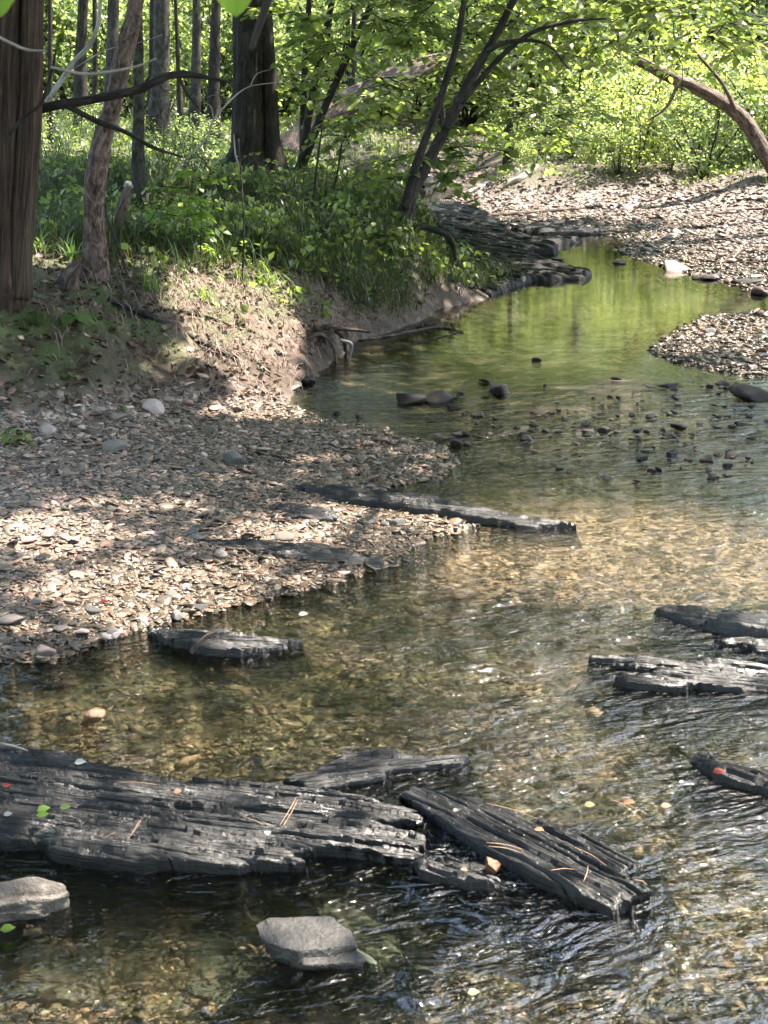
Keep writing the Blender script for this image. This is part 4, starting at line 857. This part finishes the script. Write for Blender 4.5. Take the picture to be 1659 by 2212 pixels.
# ------------------------------------------------------------------ single plants
def clump(px, py, nb, ln, label, mt='grass', lean=(.3, 1.3), wd=.012, group='grass clumps on the left bank'):
    p = G(px, py)[0]; r_ = RNG.normal(size=(nb, 2))*.025; b = np.stack([p[0]+r_[:, 0], p[1]+r_[:, 1], np.full(nb, p[2]-.01)], 1)
    V, F, var = blades(b, RNG.uniform(.5, 1., nb)*ln, RNG.uniform(lean[0], lean[1], nb), np.full(nb, wd), n=6)
    single('grass_clump', V, F, M[mt], p, label, 'grass clump', group, dict(var=var*.85))
for a in [(578,618,26,.26,'arching bright grass clump right of the sunlit mound top','fresh'),(330,632,30,.2,'spiky grass clump on the left end of the sunlit mound','fresh'),(440,650,14,.2,'small bright yellow-green tuft on the middle of the mound','fresh'),(470,478,22,.26,'grass tuft behind the bright seedling','grass'),
          (88,545,18,.24,'broad-bladed clump right beside the cedar','leaf_glossy'),(150,562,18,.24,'broad-bladed clump between the cedar and the crooked pale tree','leaf_glossy'),(250,555,18,.2,'clump just right of the foot of the crooked pale tree','grass'),(515,610,14,.18,'short tuft at the top of the mound','fresh'),
          (640,560,30,.3,'drooping sedge clump in the shaded bank centre','grass'),(760,580,34,.3,'drooping sedge clump near the right end of the shaded bank','grass'),(860,560,30,.28,'sedge clump on the point of the bank below the forked tree','grass'),(700,500,30,.3,'tall sedge in the middle of the shaded bank','grass'),
          (930,610,24,.26,'sedge hanging over the waterline at the bank point','grass'),(80,700,16,.14,'low clump on the dark soil under the cedar','grass'),(560,540,28,.3,'sedge clump directly behind the mound','grass'),(820,520,28,.28,'sedge just left of the foot of the forked tree','grass')]:
    clump(a[0], a[1], a[2], a[3], a[4], a[5], wd=.016 if 'broad' in a[4] else .010)
def seedling(px, py, h, nw, leafL, label, mt='fresh', spread=.5, layers=6):
    p = G(px, py)[0]; r_ = thing('seedling', p, label, 'seedling', 'seedlings on the left bank'); TB, LB = Bag(), Bag()
    P_ = limb(TB, p-np.array([0, 0, .03]), (RNG.normal()*.1, RNG.normal()*.1, 1), h, .004, px+py, 6, 0, .08); Q = smooth_path(P_, 30)
    for i in range(nw):
        p0 = Q[int(29*(.35+.65*(i+.5)/nw))]; a = i*2.4+RNG.random(); spray(LB, TB, p0, (math.cos(a), math.sin(a), .1), h*spread*RNG.uniform(.5, .9), leafL, layers, seed=px+i)
    part('stem', *TB.get()[:2], M['bark_dark'], r_, TB.get()[2]); part('foliage', *LB.get()[:2], M[mt], r_, LB.get()[2])
for a in [(385,560,.62,7,.085,'bright layered seedling glowing in the sun left of the mound',  'fresh',.5,9),(300,545,.4,5,.05,'thin seedling between the crooked pale tree and the bright one','fresh',.5,6),(432,575,.42,6,.05,'slim weedy seedling right of the bright layered one','fresh',.4,6),
          (640,650,.13,4,.04,'small herb on the right shoulder of the mound','fresh',.6,4),(695,690,.13,4,.05,'small leafy herb at the right end of the mound','fresh',.6,4),(140,815,.06,3,.04,'tiny seedling on the dark slope at the left','leaf',.8,4),(155,700,.10,3,.13,'low plant with one large grey-green leaf on the dark slope','leaf_glossy',.8,3),
          (262,1078,.05,3,.025,'tiny green seedling in the middle of the gravel bar','fresh',.8,3),(155,1092,.04,3,.02,'tiny green sprout left of the other in the gravel','fresh',.8,3),(262,885,.05,3,.03,'tiny green seedling at the back edge of the gravel','fresh',.8,3),(40,960,.12,5,.05,'low green weed at the left edge of the gravel','leaf',.7,5),
          (540,500,.5,6,.055,'leafy weed in front of the largest trunk','leaf',.4,7),(120,470,.45,6,.06,'leafy weed beside the cedar trunk','leaf',.4,7),(610,470,.6,7,.06,'leafy weed right of the largest trunk','leaf',.4,7),(700,440,.7,8,.06,'leafy bush seedling on the bank crest','leaf',.45,8)]:
    seedling(*a)
# ------------------------------------------------------------------ dead wood
def stick(name, pts, Y, bk, label, cat='branch', group=None, dY=0., extra=(), seg=8, rough=.12, ground=False):
    B = Bag()
    def w(pts, Y, dY):
        if Y is None:
            g = G([p[0] for p in pts], [p[1] for p in pts]); dep = PROJ(g)[2]; r = np.array([p[2] for p in pts])*dep/FPX; g[:, 2] = np.maximum(g[:, 2], 0)+r*.6; return np.column_stack([g, r])
        return px_path(pts, Y, dY)
    q = w(pts, Y, dY); V, F, uv = tube(q[:, :3], q[:, 3], seg, 40, rough, seed=pts[0][0]); B.add(V, F, buv=uv)
    for e in extra: qq = w(e, Y, dY); V, F, uv = tube(qq[:, :3], qq[:, 3], seg, 30, rough, seed=e[0][0]); B.add(V, F, buv=uv)
    V, F, A = B.get(); return single(name, V, F, M[bk], q[0, :3], label, cat, group, A)
Yc = T['cedar']['P'][0][1]
stick('dead_branch', [(20,262,11),(100,232,11),(200,215,10),(290,196,9),(345,172,9),(390,160,8),(470,172,4),(500,180,2)], Yc+.1, 'bark_dark', 'gnarled dark dead limb reaching right from the cedar across the crooked pale tree', extra=[[(140,226,7),(210,262,6),(270,285,5),(330,318,4),(395,340,2)],[(385,162,4),(400,195,3),(430,235,2)],[(60,245,9),(30,215,7),(10,190,5)]])
stick('dead_branch', [(20,290,5),(50,255,4),(90,220,4),(115,140,3),(120,110,2)], Yc-.3, 'bark_dark', 'thin dark branch crossing in front of the cedar trunk')
stick('dead_branch', [(100,222,6),(135,170,6),(162,130,5),(195,95,5),(212,50,4),(218,-10,4)], Yc+3, 'bark_bleached', 'pale bleached limb rising right from behind the cedar')
stick('dead_branch', [(362,395,1.5),(400,345,1.6),(445,300,1.8),(462,258,1.8),(500,215,1.6),(540,187,1.3),(610,177,.7)], Yc+2, 'bark_bleached', 'thin crooked bleached branch in front of the largest trunk', extra=[[(462,258,1.3),(455,230,1),(440,222,.7)],[(540,187,1),(555,160,.8),(585,150,.5)],[(500,215,1),(470,205,.8),(440,212,.5)]])
stick('dead_branch', [(165,145,1.2),(230,108,1.2),(300,92,1),(350,75,.7)], Yc+1, 'bark_bleached', 'thin pale twig crossing behind the crooked pale tree')
stick('dead_branch', [(505,290,1.6),(508,330,2),(516,362,1.8)], Yc+4, 'bark_bleached', 'bent pale branch stub against the foot of the largest trunk')
stick('dead_branch', [(1365,250,2),(1400,280,3),(1430,262,3),(1470,240,2),(1500,225,1)], 20, 'bark_bleached', 'bleached forked dead branch under the right leaning trunk', extra=[[(1400,280,2),(1440,300,2),(1460,285,1)],[(1430,262,2),(1445,230,1.5),(1470,205,1)]])
stick('dead_branch', [(1060,148,3),(1110,140,3),(1180,125,2)], 17, 'bark_bleached', 'short bleached limb above the creek beside the forked tree')
stick('dead_branch', [(1580,110,3),(1630,100,3),(1700,80,3)], 15, 'bark_bleached', 'bleached branch at the upper right edge', extra=[[(1620,102,2),(1570,85,2),(1540,75,1)],[(1600,106,2),(1560,125,1.5)]])
stick('thin_stem', [(303,660,4),(278,600,4),(250,520,4),(232,470,3),(226,430,2)], 8.6, 'bark_grey', 'thin leaning stem right of the foot of the crooked pale tree', 'stem')
stick('thin_stem', [(500,690,2),(520,620,2.5),(527,500,2),(522,400,2),(515,300,1.5)], 9.2, 'bark_grey', 'thin upright stem rising from the sunlit mound', 'stem')
stick('thin_stem', [(655,570,3),(672,480,3),(682,380,2.5),(695,280,2)], 12, 'bark_dark', 'thin dark stem on the shaded bank', 'stem')
stick('thin_stem', [(690,560,3),(700,470,3),(725,390,2.5),(740,300,2)], 12.4, 'bark_dark', 'second thin dark stem on the shaded bank, right of the other', 'stem')
stick('fallen_branch', [(235,650,6),(330,690,8),(420,735,7),(490,768,5),(520,790,3)], None, 'bark_grey', 'fallen grey branch lying down the dark slope below the mound', extra=[[(330,690,4),(300,640,4),(285,610,3)]])
stick('fallen_branch', [(330,672,3),(390,675,4),(460,690,3),(500,705,2)], None, 'bark_dark', 'thin dark branch lying across the sunlit mound')
stick('driftwood_branch', [(775,736,2.5),(850,738,3),(930,728,3),(970,735,3),(1000,750,2)], None, 'bark_log', 'thin curved brown branch floating off the bank in the pool', extra=[[(850,738,2),(880,730,2),(920,745,1)]])
stick('driftwood_branch', [(800,780,1.5),(900,772,1.5),(1000,745,1.5)], None, 'bark_dark', 'thin dark twig floating just below the curved brown branch')
stick('fallen_branch', [(413,1410,5),(428,1392,5),(447,1374,5),(468,1364,4)], W(440,1400,.06)[1], 'bark_pale', 'pale stick lying across the dark shale wedge', 'stick', rough=.2)
stick('fallen_branch', [(1030,470,4),(1150,462,5),(1300,450,4)], None, 'bark_log', 'brown driftwood limb on the far gravel behind the ledges')
stick('fallen_branch', [(1090,405,7),(1130,385,7),(1160,362,5)], None, 'bark_bleached', 'bleached broken log in the brush at the far end of the gravel', extra=[[(1010,418,4),(1060,395,4),(1090,385,3)],[(1030,430,3),(1050,400,3),(1100,390,2)]])
stick('fallen_branch', [(1480,498,3),(1510,512,3)], None, 'bark_bleached', 'short pale stick on the far right gravel')
stick('fallen_branch', [(1500,470,3),(1590,458,4),(1650,452,3)], None, 'bark_log', 'long thin limb on the far right gravel bank')
stick('fallen_branch', [(1430,775,2),(1520,778,2.5),(1600,790,2)], None, 'bark_dark', 'dark twig lying on the nearer right gravel bar')
stick('fallen_branch', [(600,360,6),(720,376,7),(860,378,6),(930,372,4)], 21, 'bark_dark', 'dark fallen limb lying over the far creek beyond the bank')
stick('fallen_branch', [(0,1606,3),(30,1612,3),(60,1622,2)], W(20,1610,.03)[1], 'bark_bleached', 'bleached twig on the back of the widest slab at the left edge', 'twig', extra=[[(30,1612,2),(45,1607,1)]])
# broken snag
q = px_path([(252,505,13),(262,460,12),(272,425,11),(277,402,9)], 9.4); r_ = thing('snag', q[0, :3], 'broken mottled tan snag with a white splintered top', 'snag')
V, F, uv = tube(q[:, :3], q[:, 3], 14, 30, .2, seed=3.); part('stump', V, F, M['bark_log'], r_, dict(buv=uv))
V, F, uv = tube(np.array([AT(277,405,9.4), AT(279,397,9.4), AT(283,392,9.4)]), np.array([.028, .03, .004]), 9, 10, .3, seed=8.); part('broken_top', V, F, M['bark_bleached'], r_, dict(buv=uv))
p = G(150, 622)[0]; V, F, uv = tube(np.array([p+[-.02, 0, -.05], p+[0, .02, .05], p+[.05, .03, .13]]), np.array([.07, .055, .02]), 14, 16, .25, seed=4.)
single('stump', V, F, M['bark_log'], p, 'small broken stump beside the foot of the crooked pale tree', 'stump', None, dict(buv=uv))
# root wad at the corner of the bank
p = W(705, 775, 0.); r_ = thing('root_wad', p, 'dark hollow root wad at the water edge below the mound', 'root wad')
V, F = rockshape(5, 77, (.26, .24, .34), 8, .16); part('stump', V+p+np.array([0, .12, .06]), F, M['rootwood'], r_)
for i, pts in enumerate([[(690,715,7),(705,705,6),(735,722,5),(748,760,5),(742,795,4)],[(675,720,6),(665,750,6),(668,790,5)],[(700,708,5),(760,712,4),(800,718,2)],[(735,735,4),(760,745,3),(750,790,2)],[(720,712,5),(690,740,5),(700,790,4)],[(650,735,5),(690,722,5),(720,745,4),(726,790,4)]]):
    qq = px_path(pts, p[1]+.02-.02*i); V, F, uv = tube(qq[:, :3], qq[:, 3], 9, 24, .2, seed=i+1.); part('root', V, F, M['bark_bleached' if i == 3 else 'bark_log'], r_, dict(buv=uv))
# near twigs and leaves hanging into the top of the frame
def near_twig(pts, Y, bk, lfs, label):
    q = px_path(pts, Y); r_ = thing('overhanging_twig', q[0, :3], label, 'twig'); V, F, uv = tube(q[:, :3], q[:, 3], 10, 24, .1, seed=Y); part('twig', V, F, M[bk], r_, dict(buv=uv))
    for (x0, y0, x1, y1) in lfs:
        a, b = AT(x0, y0, Y), AT(x1, y1, Y+.03); L = np.linalg.norm(b-a)
        uu, vv = np.meshgrid(np.linspace(-1, 1, 9), np.linspace(0, 1, 17)); hw_ = .36*np.sin(np.pi*vv**.8)**.8*(1+.03*np.sin(vv*60)); T_ = np.stack([uu*hw_, vv, .10*np.abs(uu)*hw_+.012*np.sin(vv*38+np.abs(uu)*4)-.12*vv**2], -1).reshape(-1, 3)
        D_ = norm(b-a); X_ = norm(np.cross(D_, np.array([.25, -.75, .6]))); Z_ = np.cross(X_, D_); V = a+L*(T_[:, :1]*X_+T_[:, 1:2]*D_+T_[:, 2:]*Z_)
        ix = np.arange(153).reshape(17, 9); F = np.stack([ix[:-1, :-1], ix[:-1, 1:], ix[1:, 1:], ix[1:, :-1]], -1).reshape(-1, 4)
        part('leaf', V, F, M['fresh'], r_, dict(var=(.35+.5*np.abs(uu)**.5).ravel()))
near_twig([(640,-320,12),(600,-100,11),(578,0,10),(560,55,8),(545,98,7),(541,108,4)], 1.45, 'bark_dark', [(505,-150,520,44)], 'dark near twig with a bright green leaf hanging into the top of the frame')
near_twig([(-60,-130,5),(-80,-60,4)], 1.5, 'bark_dark', [(-20,-110,8,44)], 'near twig with a green leaf in the top left corner')
near_twig([(-40,60,3.5),(20,92,3.5),(60,108,3),(100,110,2)], 1.9, 'twig', [], 'blurred near twig curving across the cedar trunk')
near_twig([(110,145,3),(180,160,3.5),(240,155,3),(300,142,2.5),(338,126,1.5)], 1.9, 'twig', [], 'blurred near twig sagging in front of the crooked pale tree')
# ------------------------------------------------------------------ leaves and needles lying on the near rocks
def fallen(px, py, z, L, az, mt, label, group=None):
    p = W(px, py, z); d = np.array([[math.cos(az), math.sin(az), .12]])
    V, F, var = leaves(p[None], d, np.array([[.12, -.25, 1.]]), L, LEAF8, 1.1); single('fallen_leaf', V, F, M[mt], p, label, 'leaf', group, dict(var=var))
for a in [(80,1752,.085,.030,.5,'fresh','green leaf standing on the left part of the widest slab'),(78,1762,.085,.028,.2,'fresh','second green leaf touching the first on the widest slab'),(128,1745,.075,.026,.1,'leaf','dull olive leaf right of the two green leaves'),
          (8,1762,.085,.02,.6,'white_leaf','pale leaf at the left edge of the widest slab'),(577,1795,.085,.020,-1.4,'white_leaf','white oval leaf on the right part of the widest slab'),(1540,1668,.055,.03,.05,'red_leaf','bright red leaf on the slab at the right edge'),
          (1345,1732,.012,.028,-.2,'orange_leaf','orange leaf caught at mid right in the rapids'),(1428,1742,.012,.024,.1,'orange_leaf','orange leaf end caught right of the other orange leaf'),(1262,1740,.008,.026,.1,'yellow_leaf','pale yellow leaf floating left of the orange leaves'),
          (1155,1790,.06,.022,-.5,'orange_leaf','curled tan leaf on the far side of the tilted slab'),(1010,2145,.002,.022,.1,'yellow_leaf','golden leaf floating near the bottom centre'),(978,1752,.11,.015,.3,'white_leaf','tiny white curl on the top end of the tilted slab'),
          (160,1648,.03,.03,.1,'white_leaf','pale leaf on the back of the widest slab'),(375,1712,.05,.02,.4,'orange_leaf','brown curled leaf in the middle of the widest slab'),(645,1328,.01,.03,.2,'white_leaf','white leaf at the water edge of the gravel bar'),
          (215,1300,.12,.028,-.2,'red_leaf','dark red leaf on the sunlit gravel'),(5,1698,.06,.02,.2,'red_leaf','red scrap of leaf at the left edge of the widest slab'),(1000,1885,.03,.02,1.2,'orange_leaf','brown leaf tip behind the small wet shale piece'),(0,2010,.02,.03,.3,'fresh','green leaf at the left edge near the bottom')]:
    fallen(a[0], a[1], a[2], a[3], a[4], a[5], a[6])
def needle(x0, y0, x1, y1, z0, z1, label, mt='needle', r=.0007):
    a, b = W(x0, y0, z0), W(x1, y1, z1); m = (a+b)/2+np.array([.003, 0, .003])
    V, F, uv = tube(np.array([a, m, b]), np.array([r, r, r*.6]), 5, 8); single('pine_needle', V, F, M[mt], a, label, 'pine needle', 'pine needles on the near rocks')
for a in [(605,1782,640,1722,.09,.09,'long pine needle slanting up on the right part of the widest slab'),(612,1784,643,1728,.09,.09,'long pine needle paired with the slanting one'),(515,1768,525,1748,.09,.11,'short bent needle on the middle of the widest slab'),(525,1765,572,1785,.1,.08,'tan twig-like needle left of the white oval leaf'),
          (275,1815,300,1772,.1,.1,'reddish needle on the sunny spot of the widest slab'),(283,1805,305,1770,.1,.1,'second reddish needle on the sunny spot of the widest slab'),(222,1812,250,1798,.09,.09,'pale needle left of the sunny spot'),
          (1050,1820,1130,1835,.12,.11,'needle lying along the tilted slab upper left'),(1055,1828,1125,1842,.12,.11,'second needle lying along the tilted slab upper left'),(1190,1880,1240,1878,.1,.08,'needle across the middle of the tilted slab'),(1260,1905,1270,1870,.07,.08,'forked needle standing on the tilted slab'),(1370,1900,1398,1912,.04,.03,'needle at the lower right of the tilted slab'),
          (1050,1735,1160,1768,.06,.05,'long needle along the back edge of the tilted slab'),(1310,1720,1385,1768,.04,.02,'long needle beside the orange leaf'),(1320,1728,1400,1760,.04,.03,'second long needle beside the orange leaf'),(1240,1830,1310,1870,.05,.04,'needle at the right side of the tilted slab'),(250,1690,340,1695,.04,.05,'pale needle on the back of the widest slab')]:
    needle(*a)
# ------------------------------------------------------------------ light, sky, camera
w = bpy.data.worlds.new('World'); scene.world = w; w.use_nodes = True; nt = w.node_tree; bg = nt.nodes['Background']
sky = N_(nt, 'ShaderNodeTexSky', sky_type='NISHITA', sun_disc=False, sun_elevation=SUN_EL, sun_rotation=SUN_AZ); sky.air_density = .9; sky.dust_density = 1.3
nt.links.new(sky.outputs[0], bg.inputs[0]); bg.inputs[1].default_value = .15
sl = bpy.data.lights.new('sun', 'SUN'); sl.energy = 5; sl.angle = R(.53); sl.color = (1, .955, .88); so = bpy.data.objects.new('sun', sl); COL.objects.link(so)
so.rotation_euler = Vector([-float(v) for v in S]).to_track_quat('-Z', 'Y').to_euler(); so.location = (5, 12, 30)
cam = bpy.data.cameras.new('camera'); co = bpy.data.objects.new('camera', cam); COL.objects.link(co); co.location = (0, 0, CAMH); co.rotation_euler = (math.pi/2-PITCH, 0, 0)
cam.sensor_fit = 'VERTICAL'; cam.sensor_height = 24; cam.lens = 12*FPX/CY; cam.clip_start = .05; cam.clip_end = 2000
cam.dof.use_dof = True; cam.dof.focus_distance = 6.5; cam.dof.aperture_fstop = cam.lens/3.2
scene.camera = co
scene.view_settings.view_transform = 'Standard'; scene.view_settings.look = 'None'; scene.view_settings.exposure = 2.62; scene.view_settings.gamma = 1
scene.view_settings.use_white_balance = True; scene.view_settings.white_balance_temperature = 6900; scene.view_settings.white_balance_tint = 12
c = scene.cycles; c.use_denoising = True; c.max_bounces = 7; c.diffuse_bounces = 4; c.glossy_bounces = 3; c.transmission_bounces = 6; c.transparent_max_bounces = 8; c.sample_clamp_indirect = 6
c.caustics_reflective = False; c.caustics_refractive = False
